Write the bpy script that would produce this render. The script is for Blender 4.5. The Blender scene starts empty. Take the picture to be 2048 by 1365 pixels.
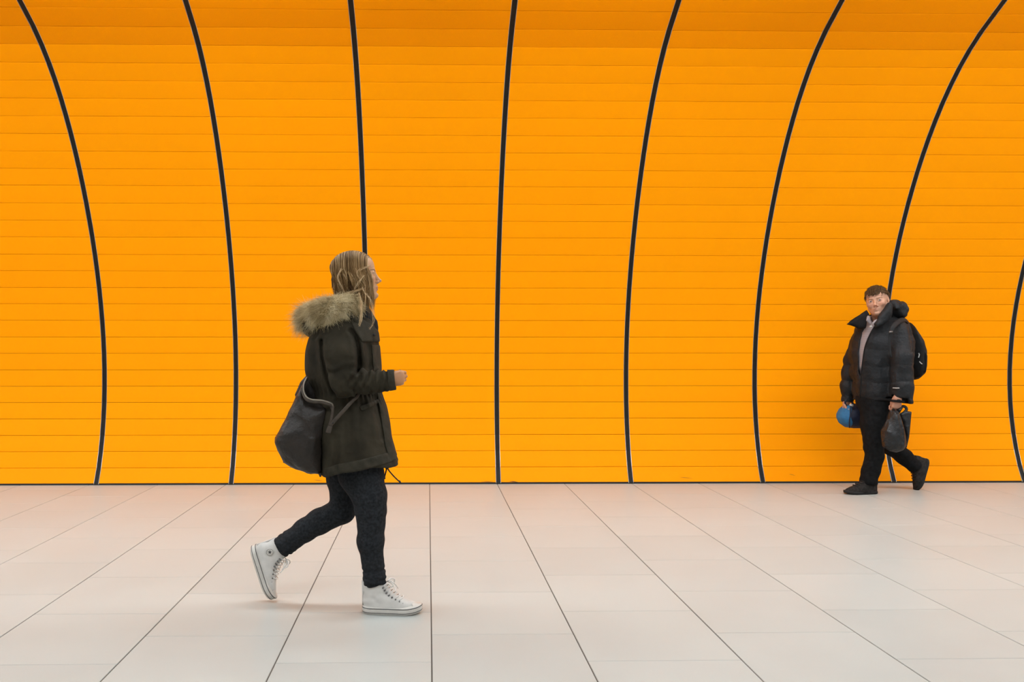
import bpy, bmesh, math, random
import numpy as np
from mathutils import Vector, Matrix

random.seed(7)
RNG = np.random.default_rng(11)
scene = bpy.context.scene
COL = scene.collection

# ------------------------------------------------------------------ camera
F_PX, CAM_H, YAW = 1649.0, 1.2066, math.radians(1.0)
PX0 = 856.0 + F_PX * math.tan(YAW)      # principal column
PY0 = 697.0                             # horizon row
cam_d = bpy.data.cameras.new('camera')
cam_d.sensor_fit = 'HORIZONTAL'
cam_d.sensor_width = 36.0
cam_d.lens = 36.0 * F_PX / 2048.0
cam_d.shift_x = (1024.0 - PX0) / 2048.0
cam_d.shift_y = (PY0 - 682.5) / 2048.0
cam_d.clip_start = 0.05
cam = bpy.data.objects.new('camera', cam_d)
cam.location = (0, 0, CAM_H)
cam.rotation_euler = (math.pi / 2, 0, -YAW)
COL.objects.link(cam)
scene.camera = cam

# ------------------------------------------------------------------ world, exposure
world = bpy.data.worlds.new('station_air')
scene.world = world
world.use_nodes = True
bg = world.node_tree.nodes['Background']
bg.inputs[0].default_value = (1.0, 0.97, 0.93, 1)
bg.inputs[1].default_value = 0.25
vs = scene.view_settings
vs.view_transform = 'Standard'
vs.look = 'None'
vs.exposure = 0.0
vs.gamma = 1.0
vs.use_curve_mapping = False
LAMP_POWER = 36.3

def pix(px, py, y):
    """world point on the ray of photo pixel (px, py) at world depth y"""
    u = (px - PX0) / F_PX
    v = (PY0 - py) / F_PX
    dx = u * math.cos(YAW) + math.sin(YAW)
    dy = -u * math.sin(YAW) + math.cos(YAW)
    t = y / dy
    return np.array((dx * t, y, CAM_H + v * t))

# ------------------------------------------------------------------ materials
def new_mat(name):
    m = bpy.data.materials.new(name)
    m.use_nodes = True
    return m, m.node_tree, m.node_tree.nodes['Principled BSDF']

def simple(name, col, rough=0.6, spec=0.5, metal=0.0, noise=None, bump=None, sheen=0.0, coat=0.0, sss=0.0):
    """noise=(scale, amount): colour mottling; bump=(scale, strength, distance)"""
    m, nt, b = new_mat(name)
    b.inputs['Base Color'].default_value = (*col, 1)
    b.inputs['Roughness'].default_value = rough
    b.inputs['Specular IOR Level'].default_value = spec
    b.inputs['Metallic'].default_value = metal
    if sheen:
        b.inputs['Sheen Weight'].default_value = sheen
        b.inputs['Sheen Roughness'].default_value = 0.5
    if coat:
        b.inputs['Coat Weight'].default_value = coat
    if sss:
        b.inputs['Subsurface Weight'].default_value = sss
        b.inputs['Subsurface Radius'].default_value = (0.012, 0.005, 0.003)
        b.inputs['Subsurface Scale'].default_value = 0.6
    tc = nt.nodes.new('ShaderNodeTexCoord')
    if noise:
        n = nt.nodes.new('ShaderNodeTexNoise')
        n.inputs['Scale'].default_value = noise[0]
        n.inputs['Detail'].default_value = 5
        nt.links.new(tc.outputs['Object'], n.inputs['Vector'])
        r = nt.nodes.new('ShaderNodeValToRGB')
        a = noise[1]
        r.color_ramp.elements[0].position = 0.3
        r.color_ramp.elements[1].position = 0.7
        r.color_ramp.elements[0].color = (*[c * (1 - a) for c in col], 1)
        r.color_ramp.elements[1].color = (*[min(1, c * (1 + a)) for c in col], 1)
        nt.links.new(n.outputs['Fac'], r.inputs['Fac'])
        nt.links.new(r.outputs['Color'], b.inputs['Base Color'])
    if bump:
        n2 = nt.nodes.new('ShaderNodeTexNoise')
        n2.inputs['Scale'].default_value = bump[0]
        n2.inputs['Detail'].default_value = 4
        nt.links.new(tc.outputs['Object'], n2.inputs['Vector'])
        bp = nt.nodes.new('ShaderNodeBump')
        bp.inputs['Strength'].default_value = bump[1]
        bp.inputs['Distance'].default_value = bump[2]
        nt.links.new(n2.outputs['Fac'], bp.inputs['Height'])
        nt.links.new(bp.outputs['Normal'], b.inputs['Normal'])
    return m

def panel_mat(name, col, rough, grain):
    m, nt, b = new_mat(name)
    b.inputs['Roughness'].default_value = rough
    b.inputs['Specular IOR Level'].default_value = 0.05
    tc = nt.nodes.new('ShaderNodeTexCoord')
    oi = nt.nodes.new('ShaderNodeObjectInfo')
    n = nt.nodes.new('ShaderNodeTexNoise')
    n.inputs['Scale'].default_value = 260.0
    n.inputs['Detail'].default_value = 2
    nt.links.new(tc.outputs['Object'], n.inputs['Vector'])
    mth = nt.nodes.new('ShaderNodeMath'); mth.operation = 'MULTIPLY_ADD'
    nt.links.new(n.outputs['Fac'], mth.inputs[0])
    mth.inputs[1].default_value = grain
    mth.inputs[2].default_value = 1.0 - grain * 0.5
    m2 = nt.nodes.new('ShaderNodeMath'); m2.operation = 'MULTIPLY_ADD'
    nt.links.new(oi.outputs['Random'], m2.inputs[0])
    m2.inputs[1].default_value = 0.03
    m2.inputs[2].default_value = 0.97
    m3 = nt.nodes.new('ShaderNodeMath'); m3.operation = 'MULTIPLY'
    nt.links.new(mth.outputs[0], m3.inputs[0]); nt.links.new(m2.outputs[0], m3.inputs[1])
    mx = nt.nodes.new('ShaderNodeVectorMath'); mx.operation = 'SCALE'
    mx.inputs[0].default_value = col
    nt.links.new(m3.outputs[0], mx.inputs['Scale'])
    nt.links.new(mx.outputs['Vector'], b.inputs['Base Color'])
    return m

def tile_mat():
    m, nt, b = new_mat('floor_stone')
    b.inputs['Specular IOR Level'].default_value = 0.13
    tc = nt.nodes.new('ShaderNodeTexCoord')
    geo = nt.nodes.new('ShaderNodeNewGeometry')
    oi = nt.nodes.new('ShaderNodeObjectInfo')
    n = nt.nodes.new('ShaderNodeTexNoise')
    n.inputs['Scale'].default_value = 2.2; n.inputs['Detail'].default_value = 6
    nt.links.new(geo.outputs['Position'], n.inputs['Vector'])
    n2 = nt.nodes.new('ShaderNodeTexNoise')
    n2.inputs['Scale'].default_value = 320; n2.inputs['Detail'].default_value = 2
    nt.links.new(geo.outputs['Position'], n2.inputs['Vector'])
    add = nt.nodes.new('ShaderNodeMath'); add.operation = 'MULTIPLY_ADD'
    nt.links.new(n2.outputs['Fac'], add.inputs[0]); add.inputs[1].default_value = 0.4
    nt.links.new(n.outputs['Fac'], add.inputs[2])
    add2 = nt.nodes.new('ShaderNodeMath'); add2.operation = 'MULTIPLY_ADD'
    nt.links.new(oi.outputs['Random'], add2.inputs[0]); add2.inputs[1].default_value = 0.3
    nt.links.new(add.outputs[0], add2.inputs[2])
    r = nt.nodes.new('ShaderNodeValToRGB')
    r.color_ramp.elements[0].position = 0.35; r.color_ramp.elements[1].position = 1.15
    r.color_ramp.elements[0].color = (0.348, 0.354, 0.332, 1)
    r.color_ramp.elements[1].color = (0.393, 0.399, 0.374, 1)
    nt.links.new(add2.outputs[0], r.inputs['Fac'])
    nt.links.new(r.outputs['Color'], b.inputs['Base Color'])
    # dark specks trodden into the stone
    rr = nt.nodes.new('ShaderNodeMapRange')
    nt.links.new(n.outputs['Fac'], rr.inputs['Value'])
    rr.inputs['To Min'].default_value = 0.30; rr.inputs['To Max'].default_value = 0.44
    nt.links.new(rr.outputs['Result'], b.inputs['Roughness'])
    return m

M_PANEL = panel_mat('orange_enamel', (0.90, 0.296, 0.0), 0.6, 0.05)
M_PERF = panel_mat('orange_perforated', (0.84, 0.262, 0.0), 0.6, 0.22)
M_RIB = simple('black_rib', (0.0085, 0.0070, 0.0055), 0.5, 0.22, noise=(60, 0.3))
M_EDGE = simple('metal_edge', (0.55, 0.50, 0.42), 0.28, 0.5, metal=0.9)
M_BACK = simple('dark_backing', (0.10, 0.030, 0.004), 0.9)
M_KICK = simple('black_kick', (0.010, 0.009, 0.008), 0.6)
M_TILE = tile_mat()
M_GROUT = simple('grey_grout', (0.085, 0.070, 0.058), 0.9)
M_CEIL = simple('darkened_ceiling', (0.22, 0.22, 0.22), 0.8, noise=(6, 0.03))  # unseen ceiling, grey darkened so it bounces less light
M_WHITE = simple('pale_wall_panel', (0.36, 0.37, 0.38), 0.5)  # neutral grey chosen so the unseen opposite wall bounces less orange
M_HOUSING = simple('lamp_housing', (0.5, 0.5, 0.5), 0.4, metal=0.6)
M_SCUFF = simple('scuff', (0.12, 0.045, 0.008), 0.8)

def emit_mat(name, col, power):
    m, nt, b = new_mat(name)
    b.inputs['Base Color'].default_value = (0.8, 0.8, 0.8, 1)
    b.inputs['Emission Color'].default_value = (*col, 1)
    b.inputs['Emission Strength'].default_value = power
    return m

# ------------------------------------------------------------------ mesh helpers
def mesh_obj(name, verts, faces, mat, parent=None, smooth=True, loc=None):
    me = bpy.data.meshes.new(name)
    verts = np.asarray(verts, dtype=np.float32)
    if isinstance(faces, np.ndarray):
        me.vertices.add(len(verts)); me.vertices.foreach_set('co', verts.ravel())
        k = faces.shape[1]
        me.loops.add(faces.size); me.loops.foreach_set('vertex_index', faces.ravel().astype(np.int32))
        me.polygons.add(len(faces))
        me.polygons.foreach_set('loop_start', np.arange(0, faces.size, k, dtype=np.int32))
        me.update(calc_edges=True); me.validate()
    else:
        me.from_pydata([tuple(map(float, v)) for v in verts], [], faces)
        me.update()
    if smooth:
        me.polygons.foreach_set('use_smooth', np.ones(len(me.polygons), dtype=bool))
    for mm in (mat if isinstance(mat, (list, tuple)) else [mat]):
        me.materials.append(mm)
    o = bpy.data.objects.new(name, me)
    COL.objects.link(o)
    if loc is not None: o.location = loc
    if parent is not None: o.parent = parent
    return o

def empty(name, loc=(0, 0, 0)):
    o = bpy.data.objects.new(name, None)
    o.empty_display_size = 0.1
    o.location = loc
    COL.objects.link(o)
    return o

def tag(o, label=None, cat=None, group=None, kind=None):
    if label: o['label'] = label
    if cat: o['category'] = cat
    if group: o['group'] = group
    if kind: o['kind'] = kind
    return o

def at_parent(o, parent):
    """child keeps world placement under an unrotated, unscaled parent"""
    o.parent = parent
    o.location = Vector(o.location) - Vector(parent.location)
    return o

BOXF = [(0, 3, 2, 1), (4, 5, 6, 7), (0, 1, 5, 4), (1, 2, 6, 5), (2, 3, 7, 6), (3, 0, 4, 7)]
def box_vf(x0, x1, y0, y1, z0, z1):
    return [(x0, y0, z0), (x1, y0, z0), (x1, y1, z0), (x0, y1, z0), (x0, y0, z1), (x1, y0, z1), (x1, y1, z1), (x0, y1, z1)]

class Soup:
    """collects verts and faces for one mesh"""
    def __init__(s): s.v = []; s.f = []
    def add(s, v, f):
        n = len(s.v); s.v += [tuple(p) for p in v]; s.f += [tuple(i + n for i in q) for q in f]
    def box(s, *a): s.add(box_vf(*a), BOXF)

# ------------------------------------------------------------------ floor
FLOOR_X0, FLOOR_X1, FLOOR_Y0, WALL_Y = -13.2, 13.2, -2.9, 7.300
floor = empty('floor')
tag(floor, 'pale beige stone tile floor of the passage', None, None, 'structure')
g = Soup(); g.box(FLOOR_X0, FLOOR_X1, FLOOR_Y0, WALL_Y + 0.3, -0.06, -0.0035)
mesh_obj('grout_bed', g.v, g.f, M_GROUT, floor, smooth=False)
T, JX, JY, TX0 = 0.6, 0.0050, 0.0022, 0.0145
def tile_vf(x0, x1, y0, y1):
    c = 0.0015
    v = [(x0, y0, -0.03), (x1, y0, -0.03), (x1, y1, -0.03), (x0, y1, -0.03),
         (x0, y0, -c), (x1, y0, -c), (x1, y1, -c), (x0, y1, -c),
         (x0 + c, y0 + c, 0), (x1 - c, y0 + c, 0), (x1 - c, y1 - c, 0), (x0 + c, y1 - c, 0)]
    f = [(0, 1, 5, 4), (1, 2, 6, 5), (2, 3, 7, 6), (3, 0, 4, 7),
         (4, 5, 9, 8), (5, 6, 10, 9), (6, 7, 11, 10), (7, 4, 8, 11), (8, 9, 10, 11)]
    return v, f
full_tile = None
far_tiles = Soup()
for ci in range(-22, 22):
    xa = TX0 + ci * T
    off = 0.470 if ci % 2 == 0 else 0.167
    for ri in range(-6, 13):
        ya = off + (ri - 0) * T
        yb = ya + T
        if ya >= WALL_Y or yb <= FLOOR_Y0: continue
        yb2 = min(yb, WALL_Y + 0.02)
        x0, x1, y0, y1 = xa + JX / 2, xa + T - JX / 2, ya + JY / 2, yb2 - JY / 2
        if x0 < FLOOR_X0 or x1 > FLOOR_X1 or y1 - y0 < 0.01: continue
        lo = -0.62 * yb2 - 0.3; hi = 0.78 * yb2 + 0.3
        if yb2 > 2.6 and x1 > lo and x0 < hi:
            if yb2 == yb:
                if full_tile is None:
                    v, f = tile_vf(-T / 2 + JX / 2, T / 2 - JX / 2, -T / 2 + JY / 2, T / 2 - JY / 2)
                    o = mesh_obj('tile', v, f, M_TILE, floor, smooth=False)
                    full_tile = o
                else:
                    o = bpy.data.objects.new('tile', full_tile.data); COL.objects.link(o); o.parent = floor
                o.location = (xa + T / 2, ya + T / 2, 0)
            else:
                v, f = tile_vf(x0, x1, y0, y1)
                mesh_obj('tile', v, f, M_TILE, floor, smooth=False)
        else:
            far_tiles.add(*tile_vf(x0, x1, y0, y1))
tag(mesh_obj('tile_field', far_tiles.v, far_tiles.f, M_TILE, floor, smooth=False), kind='stuff')

# ------------------------------------------------------------------ curved wall of planks
# measured joints of the planks: height, depth (from the skirting up)
PROFILE = [(0.016, 7.306), (0.145, 7.360), (0.285, 7.405), (0.426, 7.440), (0.571, 7.466), (0.717, 7.483), (0.864, 7.490),
           (1.011, 7.489), (1.161, 7.479), (1.308, 7.462), (1.457, 7.437), (1.603, 7.405), (1.745, 7.368), (1.890, 7.323),
           (2.029, 7.274), (2.174, 7.218), (2.310, 7.158), (2.447, 7.093), (2.584, 7.021), (2.710, 6.950), (2.837, 6.871),
           (2.960, 6.788), (3.080, 6.699), (3.195, 6.605), (3.304, 6.503), (3.407, 6.394), (3.503, 6.274), (3.589, 6.144),
           (3.667, 5.996), (3.736, 5.862), (3.797, 5.726), (3.850, 5.587), (3.895, 5.445), (3.932, 5.300)]
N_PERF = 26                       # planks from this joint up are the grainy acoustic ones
RIB0, SPAN, RIBW = 0.625, 1.181, 0.046
THICK, GAP = 0.016, 0.0026

def plank_vf(i, x0, x1, mirror=None):
    (z0, y0), (z1, y1) = PROFILE[i], PROFILE[i + 1]
    a = np.array((y0, z0)); b = np.array((y1, z1))
    t = (b - a) / np.linalg.norm(b - a)
    nrm = np.array((t[1], -t[0]))          # pointing away from the passage
    a2 = a + t * GAP / 2; b2 = b - t * GAP / 2
    e = 0.0012
    def P(x, q): return (x, q[0] if mirror is None else mirror - q[0], q[1])
    v = [P(x0, a2 + nrm * THICK), P(x1, a2 + nrm * THICK), P(x1, b2 + nrm * THICK), P(x0, b2 + nrm * THICK),
         P(x0, a2 + nrm * e), P(x1, a2 + nrm * e), P(x1, b2 + nrm * e), P(x0, b2 + nrm * e),
         P(x0 + e, a2 + t * e), P(x1 - e, a2 + t * e), P(x1 - e, b2 - t * e), P(x0 + e, b2 - t * e)]
    f = [(0, 4, 5, 1), (1, 5, 6, 2), (2, 6, 7, 3), (3, 7, 4, 0),
         (4, 8, 9, 5), (5, 9, 10, 6), (6, 10, 11, 7), (7, 11, 8, 4), (8, 11, 10, 9), (0, 1, 2, 3)]
    if mirror is None: f = [tuple(reversed(q)) for q in f]
    return v, f

def strip_vf(x0, x1, off0, off1, mirror=None, zbase=0.0):
    """solid curved strip following the profile between two offsets behind the plank faces"""
    pts = [np.array((y, z)) for z, y in PROFILE]
    pts[0] = pts[0] - np.array((0.0067, 0.016 - zbase))
    nr = []
    for i in range(len(pts)):
        t = pts[min(i + 1, len(pts) - 1)] - pts[max(i - 1, 0)]
        t /= np.linalg.norm(t); nr.append(np.array((t[1], -t[0])))
    v, f = [], []
    for p, n in zip(pts, nr):
        for x in (x0, x1):
            for o in (off0, off1):
                q = p + n * o
                v.append((x, q[0] if mirror is None else mirror - q[0], q[1]))
    for i in range(len(pts) - 1):
        a = i * 4; b = a + 4
        for p, q in ((0, 2), (2, 3), (3, 1), (1, 0)):
            f.append((a + p, b + p, b + q, a + q) if mirror is None else (a + q, b + q, b + p, a + p))
    f += [(0, 1, 3, 2), tuple(len(v) - 4 + k for k in (0, 2, 3, 1))]
    return v, f

wall_back = empty('wall_back')
tag(wall_back, 'curved wall of orange enamelled planks between black ribs', None, None, 'structure')
plank_src = {}
panel_at = {}
rest = Soup(); rest_perf = Soup()
N_ROWS = len(PROFILE) - 1
for bay in range(-11, 11):
    x0 = RIB0 + bay * SPAN + RIBW / 2
    x1 = x0 + SPAN - RIBW
    for i in range(N_ROWS):
        if -4 <= bay <= 4 and i <= 28:
            if i not in plank_src:
                v, f = plank_vf(i, 0, x1 - x0)
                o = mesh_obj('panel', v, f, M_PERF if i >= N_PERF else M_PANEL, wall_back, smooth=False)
                plank_src[i] = o
            else:
                o = bpy.data.objects.new('panel', plank_src[i].data); COL.objects.link(o); o.parent = wall_back
            o.location = (x0, random.uniform(-0.0006, 0.0006), 0)
            panel_at[(bay, i)] = o
        else:
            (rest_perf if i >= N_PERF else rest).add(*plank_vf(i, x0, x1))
tag(mesh_obj('panel_field', rest.v, rest.f, M_PANEL, wall_back, smooth=False), kind='stuff')
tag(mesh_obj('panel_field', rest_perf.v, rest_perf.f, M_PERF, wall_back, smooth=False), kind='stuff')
rib_src = None
for k in range(-11, 12):
    if rib_src is None:
        v, f = strip_vf(-RIBW / 2 + 0.001, RIBW / 2 - 0.001, 0.006, 0.03, zbase=0.0)
        rib_src = mesh_obj('rib', v, f, M_RIB, wall_back, smooth=False); o = rib_src
    else:
        o = bpy.data.objects.new('rib', rib_src.data); COL.objects.link(o); o.parent = wall_back
    o.location = (RIB0 + k * SPAN, 0, 0)
edge_src = None
for k in range(-11, 12):
    for sd in (-1, 1):
        if edge_src is None:
            v, f = strip_vf(-0.0016, 0.0016, 0.001, 0.012, zbase=0.012)
            edge_src = mesh_obj('rib_edge', v, f, M_EDGE, wall_back, smooth=False); o = edge_src
        else:
            o = bpy.data.objects.new('rib_edge', edge_src.data); COL.objects.link(o); o.parent = wall_back
        o.location = (RIB0 + k * SPAN + sd * (RIBW / 2 - 0.0024), 0, 0)
XL, XR = RIB0 - 11 * SPAN - 0.05, RIB0 + 11 * SPAN + 0.05
v, f = strip_vf(XL, XR, THICK + 0.002, 0.09)
mesh_obj('backing', v, f, M_BACK, wall_back, smooth=False)
k = Soup(); k.box(XL, XR, WALL_Y + 0.010, WALL_Y + 0.05, -0.02, 0.018)
mesh_obj('skirting_gap', k.v, k.f, M_KICK, wall_back, smooth=False)

# scuffs low on the planks
def scuff(bay, row, px, py, px2, py2, w):
    (z0, y0), (z1, y1) = PROFILE[row], PROFILE[row + 1]
    def on(p, q):
        w_ = pix(p, q, y0); t = min(1, max(0, (w_[2] - z0) / (z1 - z0)))
        return np.array((pix(p, q, y0 + t * (y1 - y0))[0], y0 + t * (y1 - y0) - 0.0009, z0 + t * (z1 - z0)))
    a, b = on(px, py), on(px2, py2)
    n = 7; v = []; f = []
    for i in range(n):
        t = i / (n - 1); p = a + (b - a) * t; p[2] += 0.002 * math.sin(t * 3.1)
        h = w * math.sin(math.pi * min(0.97, max(0.03, t)))
        sl = (y1 - y0) / (z1 - z0)
        for s, dy in ((h, 0), (-h, 0), (-h, 0.0012), (h, 0.0012)):
            v.append((p[0], p[1] + s * sl + dy, p[2] + s))
    for i in range(n - 1):
        for q in range(4):
            r = (q + 1) % 4
            f.append((i * 4 + q, i * 4 + r, i * 4 + 4 + r, i * 4 + 4 + q))
    f += [(3, 2, 1, 0), tuple(n * 4 - 4 + q for q in range(4))]
    par = panel_at[(bay, row)]
    o = mesh_obj('scuff_mark', v, f, M_SCUFF, None, smooth=False)
    o.parent = par; o.location = -Vector(par.location)
scuff(0, 0, 1019, 963.5, 1036, 965, 0.0030)
scuff(-1, 0, 963, 964.5, 986, 964.5, 0.0016)
scuff(1, 0, 1360, 956, 1385, 958, 0.0016)
scuff(2, 0, 1578, 950, 1591, 953, 0.0014)
scuff(-2, 0, 627, 961, 645, 963, 0.0018)

# ------------------------------------------------------------------ far side of the passage (behind the camera), ceiling
MIRROR = 4.40
wf = Soup(); 
for bay in range(-11, 11):
    x0 = RIB0 + bay * SPAN + RIBW / 2
    for i in range(N_ROWS): wf.add(*plank_vf(i, x0, x0 + SPAN - RIBW, MIRROR))
wall_front = empty('wall_front')
tag(wall_front, 'opposite curved wall of the passage, unseen, made pale to cut orange bounce', None, None, 'structure')
tag(mesh_obj('panel_field', wf.v, wf.f, M_WHITE, wall_front, smooth=False), kind='stuff')
v, f = strip_vf(XL, XR, THICK + 0.002, 0.09, MIRROR)
mesh_obj('backing', v, f, M_RIB, wall_front, smooth=False)
c = Soup(); CEIL_Z = 3.97
c.box(XL, XR, MIRROR - 5.45, 5.45, CEIL_Z, CEIL_Z + 0.08)
tag(mesh_obj('ceiling', c.v, c.f, M_CEIL, smooth=False), 'flat ceiling between the curved walls, unseen, darkened to cut bounce light', None, None, 'structure')

M_LAMP = emit_mat('lamp_diffuser', (0.90, 0.965, 1.0), LAMP_POWER)
def ceiling_light(x, y, ln, wd):
    r = empty('ceiling_light', (x, y, CEIL_Z))
    h = Soup(); h.box(-ln / 2, ln / 2, -wd / 2, wd / 2, -0.05, 0.0)
    mesh_obj('housing', h.v, h.f, M_HOUSING, r, smooth=False)
    d = Soup(); d.box(-ln / 2 + .02, ln / 2 - .02, -wd / 2 + .02, wd / 2 - .02, -0.062, -0.0505)
    mesh_obj('diffuser', d.v, d.f, M_LAMP, r, smooth=False)
    tag(r, 'long white strip light fixed under the passage ceiling', 'ceiling light', 'strip lights of the passage ceiling')
for x in np.arange(-10.5, 10.6, 3.0):
    ceiling_light(float(x), 5.05, 2.7, 0.34)
    ceiling_light(float(x), 0.6, 2.7, 0.34)

# ================================================================== implicit-surface modelling
_NT = RNG.random((32, 32, 32)).astype(np.float32) * 2 - 1
def noise3(x, y, z):
    x, y, z = np.broadcast_arrays(x, y, z)
    xi = np.floor(x).astype(np.int32); yi = np.floor(y).astype(np.int32); zi = np.floor(z).astype(np.int32)
    fx = x - xi; fy = y - yi; fz = z - zi
    fx = fx * fx * (3 - 2 * fx); fy = fy * fy * (3 - 2 * fy); fz = fz * fz * (3 - 2 * fz)
    r = 0
    for a in (0, 1):
        for b in (0, 1):
            for c in (0, 1):
                w = (fx if a else 1 - fx) * (fy if b else 1 - fy) * (fz if c else 1 - fz)
                r = r + w * _NT[(xi + a) & 31, (yi + b) & 31, (zi + c) & 31]
    return r.astype(np.float32)

def smin(a, b, k):
    if k <= 0: return np.minimum(a, b)
    h = np.maximum(k - np.abs(a - b), 0) / k
    return np.minimum(a, b) - h * h * k * 0.25
def smax(a, b, k): return -smin(-a, -b, k)

class SDF:
    def __init__(s, lo, hi, h):
        s.h = h; s.lo = np.array(lo, dtype=np.float64)
        n = np.ceil((np.array(hi) - s.lo) / h).astype(int) + 1
        s.ax = [(s.lo[i] + np.arange(n[i]) * h).astype(np.float32) for i in range(3)]
        s.F = np.full(n, 0.2, dtype=np.float32)
    def win(s, lo, hi):
        sl = []
        for i in range(3):
            a = int(np.searchsorted(s.ax[i], lo[i])); b = int(np.searchsorted(s.ax[i], hi[i], 'right'))
            sl.append(slice(max(a, 0), max(b, 0)))
        X = s.ax[0][sl[0]][:, None, None]; Y = s.ax[1][sl[1]][None, :, None]; Z = s.ax[2][sl[2]][None, None, :]
        return tuple(sl), X, Y, Z
    def all(s): return s.ax[0][:, None, None], s.ax[1][None, :, None], s.ax[2][None, None, :]
    def put(s, fn, lo, hi, k=0.0, op='u'):
        m = k + 3 * s.h
        sl, X, Y, Z = s.win(np.array(lo) - m, np.array(hi) + m)
        if 0 in s.F[sl].shape: return s
        d = fn(X, Y, Z).astype(np.float32)
        s.F[sl] = smin(s.F[sl], d, k) if op == 'u' else smax(s.F[sl], -d, k)
        return s
    # ---- primitives
    def cap(s, a, b, r1, r2, k=0.02, op='u', sq=None, wrinkle=None):
        """tapered capsule; sq=(dir, f) flattens along dir; wrinkle(t, X, Y, Z) is added to the radius"""
        a = np.array(a, float); b = np.array(b, float); ab = b - a; L2 = float(ab @ ab) + 1e-12
        R = max(r1, r2) * 1.25 + 0.01
        def fn(X, Y, Z):
            px, py, pz = X - a[0], Y - a[1], Z - a[2]
            t = np.clip((px * ab[0] + py * ab[1] + pz * ab[2]) / L2, 0, 1)
            qx, qy, qz = px - t * ab[0], py - t * ab[1], pz - t * ab[2]
            r = r1 + (r2 - r1) * t
            if wrinkle is not None: r = r + wrinkle(t, X, Y, Z)
            if sq is None: return np.sqrt(qx * qx + qy * qy + qz * qz) - r
            n, f = sq; e = qx * n[0] + qy * n[1] + qz * n[2]
            qx, qy, qz = qx + e * n[0] * (1 / f - 1), qy + e * n[1] * (1 / f - 1), qz + e * n[2] * (1 / f - 1)
            return (np.sqrt(qx * qx + qy * qy + qz * qz) - r) * min(1, f)
        return s.put(fn, np.minimum(a, b) - R, np.maximum(a, b) + R, k, op)
    def chain(s, pts, rs, k=0.02, **kw):
        for i in range(len(pts) - 1): s.cap(pts[i], pts[i + 1], rs[i], rs[i + 1], k, **kw)
        return s
    def ell(s, c, r, k=0.02, op='u', R=None):
        c = np.array(c, float); r = np.array(r, float); m = float(max(r)) * 1.1
        def fn(X, Y, Z):
            p = [X - c[0], Y - c[1], Z - c[2]]
            if R is not None: p = [p[0] * R[0][i] + p[1] * R[1][i] + p[2] * R[2][i] for i in range(3)]
            k0 = np.sqrt((p[0] / r[0]) ** 2 + (p[1] / r[1]) ** 2 + (p[2] / r[2]) ** 2)
            k1 = np.sqrt((p[0] / r[0] ** 2) ** 2 + (p[1] / r[1] ** 2) ** 2 + (p[2] / r[2] ** 2) ** 2) + 1e-6
            return k0 * (k0 - 1) / k1
        return s.put(fn, c - m, c + m, k, op)
    def loft(s, rows, k=0.02, n=2.4, disp=None, op='u'):
        """rows: (z, x_back, x_front, y_mid, half_y) sorted by z; stack of superellipses along z"""
        rows = sorted(rows); A = np.array(rows, float)
        z, xa, xb, ym, hy = A.T
        lo = (min(xa.min(), xb.min()) - .03, (ym - hy).min() - .03, z[0]); hi = (max(xa.max(), xb.max()) + .03, (ym + hy).max() + .03, z[-1])
        zz = np.linspace(z[0], z[-1], 200)
        def sm(v):
            q = np.interp(zz, z, v); w = np.hanning(15); w /= w.sum()
            return np.convolve(np.pad(q, 7, 'edge'), w, 'valid')
        XA, XB, YM, HY = sm(xa), sm(xb), sm(ym), sm(hy)
        def fn(X, Y, Z):
            a = np.interp(Z, zz, XA); b = np.interp(Z, zz, XB); m = np.interp(Z, zz, YM); h = np.interp(Z, zz, HY)
            cx = (a + b) / 2; rx = np.abs(b - a) / 2
            g = (np.abs((X - cx) / rx) ** n + np.abs((Y - m) / h) ** n + 1e-9) ** (1 / n)
            d = (g - 1) * np.minimum(rx, h)
            if disp is not None: d = d + disp(X, Y, Z)
            return np.maximum(d, np.maximum(z[0] - Z, Z - z[-1]))
        return s.put(fn, lo, hi, k, op)
    def pillow(s, poly, yc, T, R, k=0.01, op='u', power=2.0, disp=None, tilt=(0, 0)):
        """poly: list of (x, z) outline; bulging cushion around depth yc, half thickness T, rounded within R of the outline.
        tilt: yc + tilt[0]*(x-x0) + tilt[1]*(z-z0)"""
        P = np.array(poly, float)
        lo = (P[:, 0].min() - .02, yc - T - .08, P[:, 1].min() - .02); hi = (P[:, 0].max() + .02, yc + T + .08, P[:, 1].max() + .02)
        cx, cz = P.mean(0)
        def fn(X, Y, Z):
            d2 = np.full(np.broadcast(X, Z).shape, 1e9); sg = np.ones_like(d2)
            X2, Z2 = np.broadcast_arrays(X, Z)
            n = len(P)
            for i in range(n):
                a, b = P[i], P[(i + 1) % n]; e = b - a; wx = X2 - a[0]; wz = Z2 - a[1]
                t = np.clip((wx * e[0] + wz * e[1]) / (e @ e), 0, 1)
                d2 = np.minimum(d2, (wx - t * e[0]) ** 2 + (wz - t * e[1]) ** 2)
                c1 = Z2 >= a[1]; c2 = Z2 < b[1]; c3 = e[0] * wz > e[1] * wx
                flip = (c1 & c2 & c3) | (~c1 & ~c2 & ~c3)
                sg = np.where(flip, -sg, sg)
            d2 = np.sqrt(d2) * sg
            e = np.clip(-d2 / R, 0, 1)
            t = T * (1 - (1 - e) ** power) ** (1 / power)
            yy = yc + tilt[0] * (X - cx) + tilt[1] * (Z - cz)
            q = np.abs(Y - yy) - t
            d = np.maximum(q * 0.75, d2)
            if disp is not None: d = d + disp(X, Y, Z)
            return d
        return s.put(fn, lo, hi, k, op)
    def field(s, fn):
        X, Y, Z = s.all(); s.F = fn(s.F, X, Y, Z).astype(np.float32); return s
    def shell(s, t): s.F = np.maximum(s.F, -(s.F + t)); return s
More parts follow.
